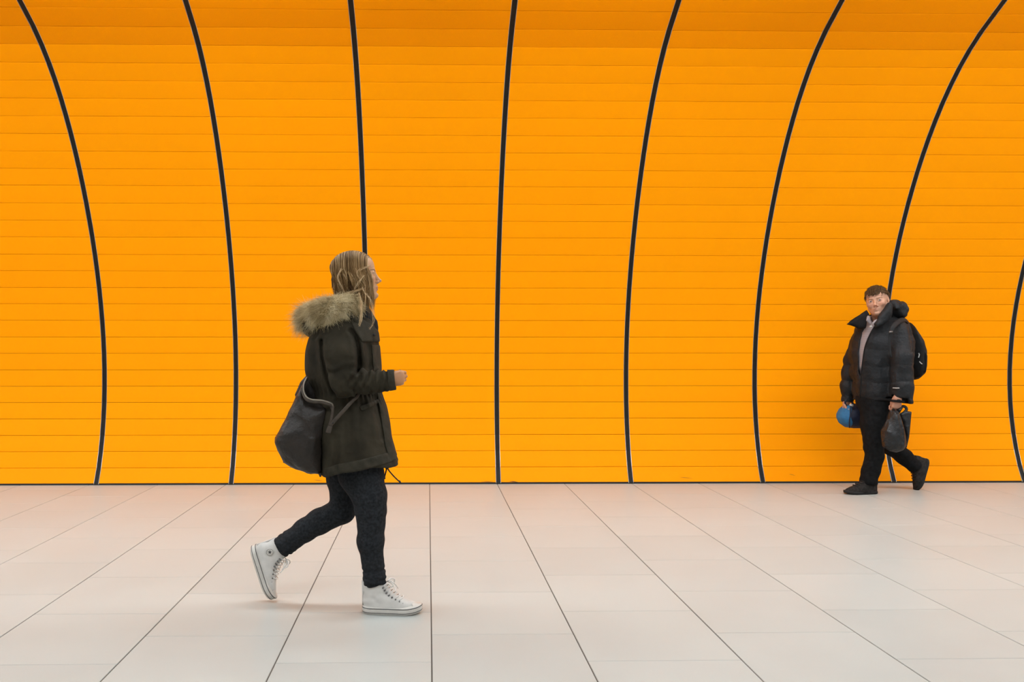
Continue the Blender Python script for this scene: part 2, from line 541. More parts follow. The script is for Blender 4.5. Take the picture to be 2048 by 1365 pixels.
    # ---- surface nets
    def mesh(s, smooth=1):
        F = s.F; neg = F < 0
        nx, ny, nz = F.shape
        cnt = np.zeros((nx - 1, ny - 1, nz - 1), np.int8)
        for a in (0, 1):
            for b in (0, 1):
                for c in (0, 1):
                    cnt += neg[a:nx - 1 + a, b:ny - 1 + b, c:nz - 1 + c]
        act = np.argwhere((cnt > 0) & (cnt < 8))
        if len(act) == 0: return np.zeros((0, 3)), np.zeros((0, 4), int)
        idx = np.full(cnt.shape, -1, np.int64); idx[tuple(act.T)] = np.arange(len(act))
        corners = [(a, b, c) for a in (0, 1) for b in (0, 1) for c in (0, 1)]
        val = {c: F[act[:, 0] + c[0], act[:, 1] + c[1], act[:, 2] + c[2]] for c in corners}
        acc = np.zeros((len(act), 3)); num = np.zeros(len(act))
        for c in corners:
            for ax in range(3):
                if c[ax]: continue
                d = list(c); d[ax] = 1; d = tuple(d)
                va, vb = val[c], val[d]; m = (va < 0) != (vb < 0)
                t = np.where(m, va / np.where(m, va - vb, 1), 0)
                p = np.array(c, float)[None, :].repeat(len(act), 0); p[:, ax] += t
                acc[m] += p[m]; num[m] += 1
        V = (act + acc / num[:, None]) * s.h + s.lo
        quads = []
        for ax in range(3):
            u, w = (ax + 1) % 3, (ax + 2) % 3
            A = neg; sl0 = [slice(None)] * 3; sl1 = [slice(None)] * 3
            sl0[ax] = slice(0, -1); sl1[ax] = slice(1, None)
            a0 = A[tuple(sl0)]; a1 = A[tuple(sl1)]
            e = np.argwhere(a0 != a1)
            e = e[(e[:, u] > 0) & (e[:, w] > 0) & (e[:, u] < F.shape[u] - 1) & (e[:, w] < F.shape[w] - 1)]
            if not len(e): continue
            inn = a0[tuple(e.T)]
            def cell(du, dw):
                q = e.copy(); q[:, u] -= du; q[:, w] -= dw
                return idx[tuple(q.T)]
            q = np.stack([cell(1, 1), cell(0, 1), cell(0, 0), cell(1, 0)], 1)
            q[~inn] = q[~inn][:, ::-1]
            quads.append(q)
        Q = np.concatenate(quads)
        Q = Q[(Q >= 0).all(1)]
        for _ in range(smooth):
            S = np.zeros_like(V); N = np.zeros(len(V))
            for i in range(4):
                a, b = Q[:, i], Q[:, (i + 1) % 4]
                for k in range(3):
                    S[:, k] += np.bincount(a, V[b, k], len(V)) + np.bincount(b, V[a, k], len(V))
                N += np.bincount(a, minlength=len(V)) + np.bincount(b, minlength=len(V))
            V = V * 0.5 + 0.5 * S / np.maximum(N, 1)[:, None]
        return V, Q
    def build(s, name, mat, parent=None, smooth=1, xf=None, origin=None):
        V, Q = s.mesh(smooth)
        if xf is not None: V = xf(V)
        return place(name, V, Q, mat, parent, origin)

def place(name, V, Q, mat, parent=None, origin=None, smooth=True):
    """mesh given in world coordinates, child of an unrotated parent"""
    V = np.asarray(V, float)
    o0 = np.array(origin if origin is not None else (0, 0, 0), float)
    if parent is not None and origin is None: o0 = wloc(parent)
    o = mesh_obj(name, V - o0, Q, mat, None, smooth)
    if parent is not None:
        o.parent = parent; o.location = Vector(o0) - Vector(wloc(parent))
    else:
        o.location = Vector(o0)
    return o
def wloc(o):
    p = np.zeros(3)
    while o is not None: p += np.array(o.location); o = o.parent
    return p

# ---- tubes and strands
def tube_vf(pts, rs, n=8, cap=True, flat=None):
    pts = [np.array(p, float) for p in pts]
    if not hasattr(rs, '__len__'): rs = [rs] * len(pts)
    v, f = [], []
    up = np.array((0.123, 0.31, 0.94))
    for i, p in enumerate(pts):
        t = pts[min(i + 1, len(pts) - 1)] - pts[max(i - 1, 0)]; t = t / (np.linalg.norm(t) + 1e-9)
        a = np.cross(t, up); a /= np.linalg.norm(a) + 1e-9; b = np.cross(t, a)
        if flat is not None:
            nrm = np.array(flat, float); b = nrm - t * (nrm @ t); b /= np.linalg.norm(b) + 1e-9; a = np.cross(b, t)
            for j in range(n):
                w = 2 * math.pi * j / n; v.append(p + a * rs[i] * math.cos(w) + b * rs[i] * 0.3 * math.sin(w))
        else:
            for j in range(n):
                w = 2 * math.pi * j / n; v.append(p + rs[i] * (a * math.cos(w) + b * math.sin(w)))
    for i in range(len(pts) - 1):
        for j in range(n):
            k = (j + 1) % n; f.append((i * n + j, i * n + k, i * n + n + k, i * n + n + j))
    if cap:
        f.append(tuple(range(n))[::-1]); f.append(tuple((len(pts) - 1) * n + j for j in range(n)))
    return v, f
def smooth_path(pts, n=24):
    """Catmull-Rom through the points"""
    P = np.array(pts, float); P = np.vstack([2 * P[0] - P[1], P, 2 * P[-1] - P[-2]])
    out = []; m = len(P) - 3
    for q in np.linspace(0, m - 1e-6, n):
        i = int(q); t = q - i; a, b, c, d = P[i:i + 4]
        out.append(0.5 * (2 * b + (c - a) * t + (2 * a - 5 * b + 4 * c - d) * t * t + (3 * b - a - 3 * c + d) * t ** 3))
    return np.array(out)
def tube_obj(name, pts, r, mat, parent, n=8, steps=None, flat=None):
    if steps: pts = smooth_path(pts, steps)
    if hasattr(r, '__len__') and len(r) != len(pts): r = np.interp(np.linspace(0, 1, len(pts)), np.linspace(0, 1, len(r)), r)
    v, f = tube_vf(pts, r, n, True, flat)
    return place(name, v, f, mat, parent)

def strands_arrays(paths, radii, tones, sides=3):
    """paths: (N, S, 3) array -> merged tapered tubes; returns verts, quads, tone per vertex"""
    P = np.asarray(paths, float); N, S, _ = P.shape
    T = np.gradient(P, axis=1); T /= np.linalg.norm(T, axis=2, keepdims=True) + 1e-9
    ref = np.array((0.21, 0.93, 0.3)); A = np.cross(T, ref); A /= np.linalg.norm(A, axis=2, keepdims=True) + 1e-9
    B = np.cross(T, A)
    r = np.asarray(radii, float)            # (N, S)
    ring = []
    for j in range(sides):
        w = 2 * math.pi * j / sides
        ring.append(P + r[:, :, None] * (A * math.cos(w) + B * math.sin(w)))
    V = np.stack(ring, 2).reshape(-1, 3)    # index (n*S + s)*sides + j
    base = (np.arange(N)[:, None] * S + np.arange(S - 1)[None, :]) * sides
    q = []
    for j in range(sides):
        k = (j + 1) % sides
        q.append(np.stack([base + j, base + k, base + sides + k, base + sides + j], -1).reshape(-1, 4))
    Q = np.concatenate(q)
    tone = np.repeat(np.asarray(tones, float), S * sides)
    return V, Q, tone
def set_tone(o, tone):
    at = o.data.attributes.new('tone', 'FLOAT', 'POINT')
    at.data.foreach_set('value', np.asarray(tone, dtype=np.float32))
def strand_mat(name, stops, rough=0.55, spec=0.35):
    m, nt, b = new_mat(name)
    at = nt.nodes.new('ShaderNodeAttribute'); at.attribute_name = 'tone'
    r = nt.nodes.new('ShaderNodeValToRGB')
    while len(r.color_ramp.elements) < len(stops): r.color_ramp.elements.new(0.5)
    for e, (p, c) in zip(r.color_ramp.elements, stops): e.position = p; e.color = (*c, 1)
    nt.links.new(at.outputs['Fac'], r.inputs['Fac']); nt.links.new(r.outputs['Color'], b.inputs['Base Color'])
    b.inputs['Roughness'].default_value = rough; b.inputs['Specular IOR Level'].default_value = spec
    return m

# ================================================================== human pieces
def frame(fwd, up=(0, 0, 1), roll=0.0):
    """columns: forward, left, up"""
    f = np.array(fwd, float); f /= np.linalg.norm(f)
    l = np.cross(np.array(up, float), f); l /= np.linalg.norm(l); u = np.cross(f, l)
    c, s = math.cos(roll), math.sin(roll)
    l, u = c * l + s * u, -s * l + c * u
    return np.stack([f, l, u], 1)

def skin_mat(name, rough=0.5):
    m, nt, b = new_mat(name)
    at = nt.nodes.new('ShaderNodeVertexColor'); at.layer_name = 'skin'
    nt.links.new(at.outputs['Color'], b.inputs['Base Color'])
    b.inputs['Roughness'].default_value = rough
    b.inputs['Specular IOR Level'].default_value = 0.35
    b.inputs['Subsurface Weight'].default_value = 0.15
    b.inputs['Subsurface Radius'].default_value = (0.010, 0.004, 0.002)
    b.inputs['Subsurface Scale'].default_value = 0.5
    return m

def head_sdf(male=False, h=0.0022):
    s = SDF((-.14, -.10, -.23), (.135, .10, .14), h)
    s.ell((-.016, 0, .030), (.091, .075, .081), 0.02)                 # cranium
    s.ell((.030, 0, -.030), (.054, .060, .084), 0.03)                 # face
    s.ell((.046, 0, .044), (.030, .056, .038), 0.03)                  # forehead
    jw = 0.056 if male else 0.049
    for y in (-1, 1):
        s.cap((-.012, y * jw, -.050), (.052, y * .020, -.098), .021, .018, 0.03)
        s.ell((.056, y * .040, -.024), (.022, .020, .020), 0.025)     # cheek
    s.ell((.071, 0, -.100), (.021, .021, .016), 0.02)                 # chin
    s.cap((.0755, -.030, .016), (.0755, .030, .016), .0095, .0095, 0.014) if male else s.cap((.0755, -.028, .015), (.0755, .028, .015), .007, .007, 0.014)
    for y in (-1, 1): s.ell((.093, y * .033, .000), (.018, .017, .013), 0.012, 's')   # sockets
    nl = 1.06 if male else 0.97
    s.cap((.080, 0, .006), (.101 * nl, 0, -.031), .0070, .0090, 0.010)  # nose
    s.ell((.106 * nl, 0, -.034), (.0095, .0085, .0075), 0.008)
    for y in (-1, 1):
        s.ell((.091, y * .0120, -.040), (.0095, .0070, .0075), 0.006)
        s.ell((.097, y * .0065, -.047), (.005, .0035, .004), 0.003, 's')
    s.ell((.070, 0, -.066), (.019, .026, .020), 0.015)                # mouth mound
    s.cap((.0810, -.016, -.0630), (.0875, 0, -.0605), .0025, .0042, 0.006)
    s.cap((.0875, 0, -.0605), (.0810, .016, -.0630), .0042, .0025, 0.006)
    s.cap((.0800, -.014, -.0725), (.0855, 0, -.0735), .0028, .0050, 0.006)
    s.cap((.0855, 0, -.0735), (.0800, .014, -.0725), .0050, .0028, 0.006)
    s.cap((.0870, -.021, -.0680), (.0950, 0, -.0670), .0012, .0014, 0.003, 's')
    s.cap((.0950, 0, -.0670), (.0870, .021, -.0680), .0014, .0012, 0.003, 's')
    s.ell((.0925, 0, -.0865), (.007, .014, .005), 0.008, 's')
    for y in (-1, 1):                                                 # lids with an almond opening
        c = (.0715, y * .0325, .000)
        s.ell(c, (.0143, .0150, .0140), 0.004)
        s.ell((.0880, y * .0325, -.0004), (.0120, .0128, .0036 if male else .0040), 0.002, 's')
        # ears
        R = frame((1, 0, -.15))
        s.ell((-.012, y * .0755, -.006), (.018, .0085, .031), 0.005, 'u', R)
        s.ell((-.006, y * .0835, -.004), (.010, .0055, .019), 0.004, 's', R)
        s.ell((-.006, y * .0770, -.004), (.004, .0045, .009), 0.003)
    nr = .060 if male else .049
    s.cap((-.026, 0, -.060), (-.048, 0, -.24), nr, nr + .006, 0.03)
    if male: s.ell((.012, 0, -.150), (.013, .010, .014), 0.02)
    return s

def head_colors(V, base, lip, brow, blush, male=False):
    """V in head space -> vertex colours of the skin itself"""
    C = np.repeat(np.array(base, float)[None, :], len(V), 0)
    def mix(mask, col):
        nonlocal C
        m = np.clip(mask, 0, 1)[:, None]; C = C * (1 - m) + np.array(col, float)[None, :] * m
    x, y, z = V.T
    ay = np.abs(y)
    mix(0.55 * np.exp(-(((ay - .042) / .02) ** 2 + ((z + .030) / .018) ** 2)) * (x > .03), blush)
    mix(0.4 * np.exp(-((y / .012) ** 2 + ((z + .037) / .012) ** 2)) * (x > .085), blush)
    ls = .62 if male else .9
    lz = np.where(z > -.0672, (z + .0672) / (.0072 * ls), (z + .0672) / (.0125 * ls))
    mix(np.clip((1 - ((ay / .023) ** 2 + lz ** 2)) * 4, 0, .75 if male else .9) * (x > .076), lip)
    mix((1 - np.abs(z + .0672 + .6 * ay * ay) / .0016) * (ay < .022) * (x > .076) * .8, np.array(lip) * .4)
    # brows
    arc = .0125 + .004 * np.cos((ay - .034) / .018)
    bw = .0042 if male else .0030
    mix((1.2 - np.abs(z - arc) / bw) * (ay > .012) * (ay < .052) * (x > .045), brow)
    # lash line
    r = np.sqrt(((ay - .0325) / .0138) ** 2 + (z / .0056) ** 2)
    mix((1 - np.abs(r - 1.0) / 0.14) * (x > .06) * (z > -.001) * (0.9 if not male else 0.6), (.05, .025, .012))
    if male:
        mix(0.22 * np.clip((-z - .055) / .03, 0, 1) * (x > 0), (.30, .20, .15))
    return np.clip(C, 0, 1)

def eye_obj(parent, R, o, y, gaze, scale, iris):
    c = np.array((.0715, y * .0325, .000)) * scale
    gz = np.array(gaze, float); gz /= np.linalg.norm(gz)
    B = frame(gz)
    V, Fc, mi = [], [], []
    rings = [0, .22, .46, .54, .8, 1.2, 1.6, 2.2, 2.8, math.pi]
    n = 16
    for a in rings:
        for j in range(n):
            w = 2 * math.pi * j / n
            V.append(c + scale * .0128 * (B @ np.array((math.cos(a), math.sin(a) * math.cos(w), math.sin(a) * math.sin(w)))))
    for i in range(len(rings) - 1):
        for j in range(n):
            k = (j + 1) % n
            Fc.append((i * n + j, i * n + k, i * n + n + k, i * n + n + j)); mi.append(0 if i < 1 else 1 if i < 3 else 2)
    V = o + np.array(V) @ R.T
    ob = place('eye', V, Fc, [M_PUPIL, iris, M_SCLERA], parent)
    ob.data.polygons.foreach_set('material_index', mi)
    return ob

def hand_sdf(w, f, u, n, curl, thumb, scale=1.0, h=0.0022, spread=0.10):
    """hand in world space. w wrist, f towards the knuckles, u thumb side, n palm normal; curl: three joint angles"""
    w = np.array(w, float); f = np.array(f, float); f /= np.linalg.norm(f)
    n = np.array(n, float); n = n - f * (n @ f); n /= np.linalg.norm(n); u0 = np.array(u, float)
    u_ = np.cross(n, f); u_ = u_ if u_ @ u0 > 0 else -u_
    S = scale
    s = SDF(w - .15 * S, w + .15 * S, h)
    P = lambda a, b, c: w + S * (a * f + b * u_ + c * n)
    s.cap(P(-.06, 0, 0), P(.015, 0, 0), .027 * S, .026 * S, .02, sq=(n, .75))           # wrist
    s.cap(P(.015, .012, 0), P(.078, .026, 0), .017 * S, .0135 * S, .02)
    s.cap(P(.015, .002, 0), P(.082, .008, 0), .018 * S, .0135 * S, .02)
    s.cap(P(.015, -.006, 0), P(.078, -.010, 0), .018 * S, .0130 * S, .02)
    s.cap(P(.015, -.012, 0), P(.070, -.027, 0), .017 * S, .0120 * S, .02)
    s.cap(P(.010, .012, .010), P(.045, .026, .014), .016 * S, .012 * S, .015)            # ball of the thumb
    L = [(.042, .026, .021), (.046, .029, .023), (.042, .027, .022), (.033, .020, .019)]
    B = [(.080, .027), (.085, .009), (.080, -.0095), (.071, -.0265)]
    for i in range(4):
        a = 0.0; p = P(B[i][0], B[i][1], 0)
        side = (1.5 - i) * spread / 1.5
        r = [.0098, .0090, .0082, .0070] if i < 3 else [.0085, .0078, .0072, .0062]
        for j in range(3):
            a += curl[j] * (1 + 0.08 * (i - 1))
            d = math.cos(a) * f + math.sin(a) * n + side * u_ * (1 if j == 0 else 0)
            q = p + S * L[i][j] * d
            s.cap(p, q, r[j] * S, r[j + 1] * S, .004)
            p = q
    t0 = P(.022, .024, .010); t1 = P(*thumb[0]); t2 = P(*thumb[1]); t3 = P(*thumb[2])
    s.chain([t0, t1, t2, t3], [.0135 * S, .0110 * S, .0098 * S, .0078 * S], .006)
    return s

def merge_parts(parts):
    V, Q, C = [], [], []; n = 0
    for v, q, c in parts:
        V.append(v); Q.append(q + n); n += len(v)
        C.append(np.repeat(np.array(c, float)[None, :], len(v), 0) if np.ndim(c) == 1 else c)
    return np.concatenate(V), np.concatenate(Q), np.concatenate(C)
def person_mesh(parts, mat, origin):
    V, Q, C = merge_parts(parts)
    o = place('person', V, Q, mat, None, origin)
    ca = o.data.color_attributes.new('skin', 'FLOAT_COLOR', 'POINT')
    ca.data.foreach_set('color', np.hstack([C, np.ones((len(C), 1))]).astype(np.float32).ravel())
    return o

# ---- shoes in their own space: x towards the toe, z up, heel at x=0, ground z=0
FOOT = np.array([(0, 0), (.015, .30), (.05, .52), (.12, .76), (.25, .84), (.40, .87), (.55, .93), (.70, 1.0), (.82, .96), (.90, .80), (.96, .52), (.99, .24), (1, 0)])
def foot_ring(L, W, z, grow=0.0, n=56, spring=.012, xr=(0, 1)):
    t = (1 - np.cos(np.linspace(0, math.pi, n))) / 2
    hw = np.interp(t, FOOT[:, 0], FOOT[:, 1]) * W
    w = np.hanning(5); w /= w.sum()
    hw[2:-2] = np.convolve(hw, w, 'valid')
    x = t * (L + 2 * grow) - grow; y = hw + grow * np.minimum(1, hw / (0.2 * W))
    zz = z + spring * np.clip((t - .70) / .30, 0, 1) ** 1.6
    up = np.stack([x, y, zz], 1); dn = np.stack([x, -y, zz], 1)[::-1][1:-1]
    return np.vstack([up, dn])
def ring_loft(rings, cap=True):
    n = len(rings[0]); V = np.vstack(rings); f = []
    for i in range(len(rings) - 1):
        for j in range(n):
            k = (j + 1) % n; f.append((i * n + j, i * n + n + j, i * n + n + k, i * n + k))
    if cap:
        f.append(tuple(range(n))); f.append(tuple(range((len(rings) - 1) * n, len(rings) * n))[::-1])
    return V, f

def poly2d(X, Z, P):
    P = np.array(P, float)
    X2, Z2 = np.broadcast_arrays(X, Z)
    d2 = np.full(X2.shape, 1e9); sg = np.ones_like(d2); n = len(P)
    for i in range(n):
        a, b = P[i], P[(i + 1) % n]; e = b - a; wx = X2 - a[0]; wz = Z2 - a[1]
        t = np.clip((wx * e[0] + wz * e[1]) / (e @ e), 0, 1)
        d2 = np.minimum(d2, (wx - t * e[0]) ** 2 + (wz - t * e[1]) ** 2)
        c1 = Z2 >= a[1]; c2 = Z2 < b[1]; c3 = e[0] * wz > e[1] * wx
        sg = np.where((c1 & c2 & c3) | (~c1 & ~c2 & ~c3), -sg, sg)
    return (np.sqrt(d2) * sg).astype(np.float32)
def pxz(pts, depth): return [(pix(a, b, depth)[0], pix(a, b, depth)[2]) for a, b in pts]
def zpx(ox, oy, sc, pts): return [(ox + a / sc, oy + b / sc) for a, b in pts]

def carve(dst, ax, F, gap=.003):
    """take the solid with field F (on axes ax) out of dst, so that worn things rest on the cloth"""
    ix = [np.clip(np.rint((dst.ax[i] - ax[i][0]) / (ax[i][1] - ax[i][0])).astype(int), 0, len(ax[i]) - 1) for i in range(3)]
    G = F[np.ix_(*ix)]
    inside = [(dst.ax[i] >= ax[i][0]) & (dst.ax[i] <= ax[i][-1]) for i in range(3)]
    m = inside[0][:, None, None] & inside[1][None, :, None] & inside[2][None, None, :]
    dst.F = np.where(m, np.maximum(dst.F, gap - G), dst.F).astype(np.float32)
    return dst

def conform(src, name, poly, t, mat, parent, ylo, yhi, under=0.006, smooth=1, h=None):
    """a thin piece of cloth lying on the surface src inside an (x, z) outline and a depth range"""
    s = SDF.__new__(SDF); s.h = src.h; s.lo = src.lo; s.ax = src.ax
    P = np.array(poly)
    lo = (P[:, 0].min() - .03, ylo - .02, P[:, 1].min() - .03); hi = (P[:, 0].max() + .03, yhi + .02, P[:, 1].max() + .03)
    sl, X, Y, Z = src.win(lo, hi)
    s.ax = [src.ax[i][sl[i]] for i in range(3)]; s.lo = np.array([a[0] for a in s.ax], float)
    F = src.F[sl]
    G = smax(F - t, poly2d(X, Z, poly), 0.006)
    G = np.maximum(G, -(F + under)); G = np.maximum(G, np.maximum(ylo - Y, Y - yhi))
    s.F = G.astype(np.float32)
    return s.build(name, mat, parent, smooth)

# ------------------------------------------------------------------ materials of the people
M_PUPIL = simple('pupil', (.006, .006, .007), .15)
M_SCLERA = simple('sclera', (.42, .38, .34), .25)
M_IRIS_B = simple('iris_blue', (.05, .065, .08), .2)
M_IRIS_G = simple('iris_hazel', (.05, .04, .02), .2)
M_SKIN_W = skin_mat('skin_fair_warm', .5)
M_SKIN_M = skin_mat('skin_ruddy', .5)
M_PARKA = simple('olive_parka_cotton', (.0245, .0200, .0125), .88, .12, noise=(9, .4), bump=(34, .6, .007))
M_PARKA_D = simple('olive_parka_trim', (.0290, .0250, .0170), .85, .12, noise=(30, .25), bump=(60, .4, .004))
M_BLACKKNIT = simple('black_knit', (.008, .008, .008), .9, .2, bump=(220, .4, .002))
M_JEANS = simple('dark_denim', (.0150, .0160, .0180), .88, .12, noise=(90, .45), bump=(90, .3, .002))
M_CANVAS = simple('white_canvas', (.52, .49, .455), .75, .3, noise=(25, .07), bump=(300, .2, .001))
M_RUBBER = simple('white_rubber', (.50, .465, .42), .5, .4, noise=(30, .10))
M_STRIPE = simple('dark_stripe', (.045, .040, .040), .6)
M_EYELET = simple('eyelet_metal', (.16, .155, .15), .4, .5, .8)
M_LACE = simple('white_lace', (.62, .60, .57), .8)
M_LEATHER = simple('brown_black_leather', (.0165, .0120, .0090), .46, .28, noise=(14, .35), bump=(16, .7, .02))
M_LEATHER_E = simple('leather_edge', (.048, .036, .027), .6, .2, noise=(40, .25))
M_ZIP = simple('zip_metal', (.22, .19, .15), .45, .5, .8)
M_FUR = strand_mat('fur_strands', [(0, (.045, .030, .014)), (.3, (.25, .17, .075)), (.65, (.56, .43, .235)), (1, (.78, .67, .45))], .8, .08)
M_HAIR = strand_mat('dark_blonde_hair', [(0, (.050, .024, .008)), (.4, (.165, .090, .034)), (.75, (.38, .235, .105)), (1, (.70, .52, .31))], .55, .12)
M_HAIR_BASE = simple('hair_under', (.090, .052, .024), .7, .15, noise=(40, .3))
M_FUR_BASE = simple('fur_underlay', (.24, .175, .085), .9, .1, noise=(60, .4))
M_CORD = simple('dark_cord', (.012, .011, .010), .8)

# ================================================================== the woman
WY = 3.87
W_O = (float(pix(745, 1228, WY)[0]), WY, 0.0)
NEAR, FAR, ARM = 3.77, 3.93, 3.645

# ---- head and hands (fine), body under the clothes (coarse), one mesh
W_HC = pix(714, 551, WY)
W_HR = frame((1, 0.05, 0.085))
hs = head_sdf(False)
hv, hq = hs.mesh(2)
SK_W = (.45, .245, .130)
hc = head_colors(hv, SK_W, (.36, .155, .10), (.12, .065, .03), (.48, .215, .12))
hv = W_HC + hv @ W_HR.T
wrist = pix(775, 761, ARM + .005)
hd = hand_sdf(wrist, (1, .02, .16), (-.15, .15, 1), (.05, 1, -.10), (1.15, 1.25, .8),
              [(.050, .034, .014), (.076, .036, .020), (.102, .030, .022)], .80, spread=.05)
dv, dq = hd.mesh(1)
wristL = pix(727, 822, 4.075)
hd2 = hand_sdf(wristL, (.45, 0, -.9), (.9, -.1, .4), (.0, -1, 0), (.35, .4, .3),
               [(.050, .040, .012), (.074, .045, .018), (.094, .045, .022)], .88, .004)
dv2, dq2 = hd2.mesh(1)
bs = SDF((-1.1, 3.5, 0.03), (.05, 4.3, 1.5), .012)
hip = pix(715, 900, WY)
bs.cap(pix(700, 800, WY), pix(706, 885, WY), .105, .115, .05, sq=((0, 1, 0), 1.2))
bs.cap(pix(690, 700, WY), pix(698, 800, WY), .095, .092, .05, sq=((0, 1, 0), 1.2))
bs.cap(pix(697, 640, WY), pix(693, 700, WY), .052, .09, .05)
bs.cap(pix(688, 686, 3.79), pix(688, 686, 3.96), .036, .036, .04)
bs.chain([pix(688, 684, 3.75), pix(686, 762, ARM), pix(735, 766, ARM), wrist], [.030, .026, .022, .019], .02)
bs.chain([pix(688, 684, 4.0), pix(690, 765, 4.08), wristL], [.05, .042, .026], .03)
bs.chain([pix(712, 905, 3.80), pix(738, 1010, NEAR), pix(741, 1090, NEAR), pix(747, 1165, NEAR), pix(747, 1205, NEAR)], [.085, .052, .047, .030, .024], .03)
bs.cap(pix(746, 1210, NEAR), pix(815, 1216, NEAR), .022, .016, .02)
bs.chain([pix(702, 905, 3.94), pix(688, 1018, FAR), pix(640, 1047, FAR), pix(566, 1094, FAR), pix(530, 1108, FAR)], [.085, .048, .047, .030, .024], .03)
bs.cap(pix(524, 1110, FAR), pix(533, 1175, FAR), .020, .014, .02)
bv, bq = bs.mesh(1)
woman = person_mesh([(hv, hq, hc), (dv, dq, np.array(SK_W) * (.95, .82, .68)), (dv2, dq2, SK_W), (bv, bq, SK_W)], M_SKIN_W, W_O)
tag(woman, 'woman in olive parka, dark jeans and white sneakers striding with hand held forward', 'person')
for y in (-1, 1): eye_obj(woman, W_HR, W_HC, y, (1, -.05 * y, -.02), 1.0, M_IRIS_G)

# ---- hair: under-mass and strands
def to_w(v): return W_HC + np.asarray(v) @ W_HR.T
hb = SDF((-.17, -.14, -.26), (.13, .14, .15), .004)
hb.ell((-.018, 0, .022), (.092, .080, .080), 0)
hb.cap((-.042, 0, -.01), (-.056, 0, -.13), .064, .055, .03)
hb.field(lambda F, X, Y, Z: smax(F, X - (.036 + .62 * np.maximum(Z - .03, 0)), .01))
for y in (-1, 1):
    hb.chain([(-.004, y * .056, .02), (.006, y * .060, -.05), (.020, y * .058, -.105), (.028, y * .056, -.145)], [.022, .022, .017, .007], .02)
hb.field(lambda F, X, Y, Z: F + .003 * np.sin(X * 260 + 3 * noise3(X * 20, Y * 20, Z * 6)))
hairo = hb.build('hair', M_HAIR_BASE, woman, 1, to_w)
N = 4200; S = 26
paths = np.zeros((N, S, 3)); rad = np.zeros((N, S)); tones = np.zeros(N)
n1 = 15
for i in range(N):
    side = -1 if random.random() < .64 else 1
    u = random.random()
    lift = random.uniform(.0, .010)
    rx, ry, rz = .099 + lift, .083 + lift, .083 + lift
    cx, cz = -.020, .024
    fx = -.96 + 1.84 * u                                   # start on the parting, back to front
    x_side = -.92 + 1.62 * u ** 1.05                       # where it lies at the widest
    pass
    phi_end = random.uniform(1.45, 1.75)
    L = random.uniform(.10, .19) if u > .5 else random.uniform(.06, .12)
    if random.random() < .10: L += random.uniform(.02, .07)
    g = math.floor(u * 34 + side * 7)                      # lock this strand belongs to
    rl = random.Random(g * 13 + (3 if side > 0 else 0)); ph = rl.uniform(0, 6.28); amp = rl.uniform(.003, .008); wv = rl.uniform(4, 7)
    lock_tone = rl.uniform(-.22, .26)
    for k in range(S):
        if k < n1:
            t = k / (n1 - 1); phi = t * phi_end
            q = fx + (x_side - fx) * math.sin(t * math.pi / 2) ** .8
            q = max(-.985, min(.90, q)); w = math.sqrt(max(.02, 1 - q * q))
            p = np.array((cx + rx * q + .4 * amp * math.sin(ph + t * wv), side * ry * w * math.sin(phi), cz + rz * w * math.cos(phi)))
        else:
            t = (k - n1 + 1) / (S - n1)
            p = p0 + np.array((.020 * math.sin(t * 2.2) * (1 if u > .45 else .25) + amp * (math.sin(ph + wv + t * wv * 1.3) - math.sin(ph + wv)), side * (-.010 * t * t + amp * .7 * (math.cos(ph + t * wv) - math.cos(ph))), -L * t))
        if k == n1 - 1: p0 = p.copy()
        paths[i, k] = p
    r0 = random.uniform(.0005, .0012)
    rad[i] = r0 * np.concatenate([np.ones(S - 8), np.linspace(1, .12, 8)])
    tones[i] = min(1, max(0, .37 + lock_tone + random.gauss(0, .12) + (.30 if random.random() < .07 else 0)))
V, Q, tn = strands_arrays(to_w(paths.reshape(-1, 3)).reshape(paths.shape), rad, tones, 4)
so = place('hair_strands', V, Q, M_HAIR, hairo); set_tone(so, tn); tag(so, kind='stuff')
Z1 = lambda pts: zpx(540, 480, 5.6875, pts)
stray = [([(1140, 290), (1060, 320), (990, 370), (1010, 440), (1055, 425)], 3.775), ([(1075, 560), (900, 600), (760, 655)], 3.765),
         ([(1100, 610), (1150, 700), (1180, 850), (1170, 960), (1110, 1025)], 3.74), ([(1060, 560), (1085, 640), (1060, 800)], 3.76),
         ([(1040, 700), (930, 760), (870, 830)], 3.735), ([(1020, 740), (1035, 880), (1005, 975)], 3.70), ([(1030, 740), (1045, 890), (1020, 985)], 3.695),
         ([(1065, 410), (1010, 490), (960, 560)], 3.77), ([(820, 330), (770, 430), (820, 530), (850, 590)], 3.77), ([(1010, 600), (1040, 760), (1010, 940)], 3.71)]
pp, rr, tt = [], [], []
for pts, dep in stray:
    for j in range(6):
        q = smooth_path([pix(a + random.gauss(0, 1.6), b + random.gauss(0, 1.4), dep + random.gauss(0, .006)) for a, b in Z1(pts)], 18)
        pp.append(q); rr.append(random.uniform(.0005, .0010) * np.linspace(1, .35, 18)); tt.append(random.uniform(.75, 1))
V, Q, tn = strands_arrays(np.array(pp), np.array(rr), tt, 4)
so = place('stray_lock', V, Q, M_HAIR, hairo); set_tone(so, tn); tag(so, kind='stuff')

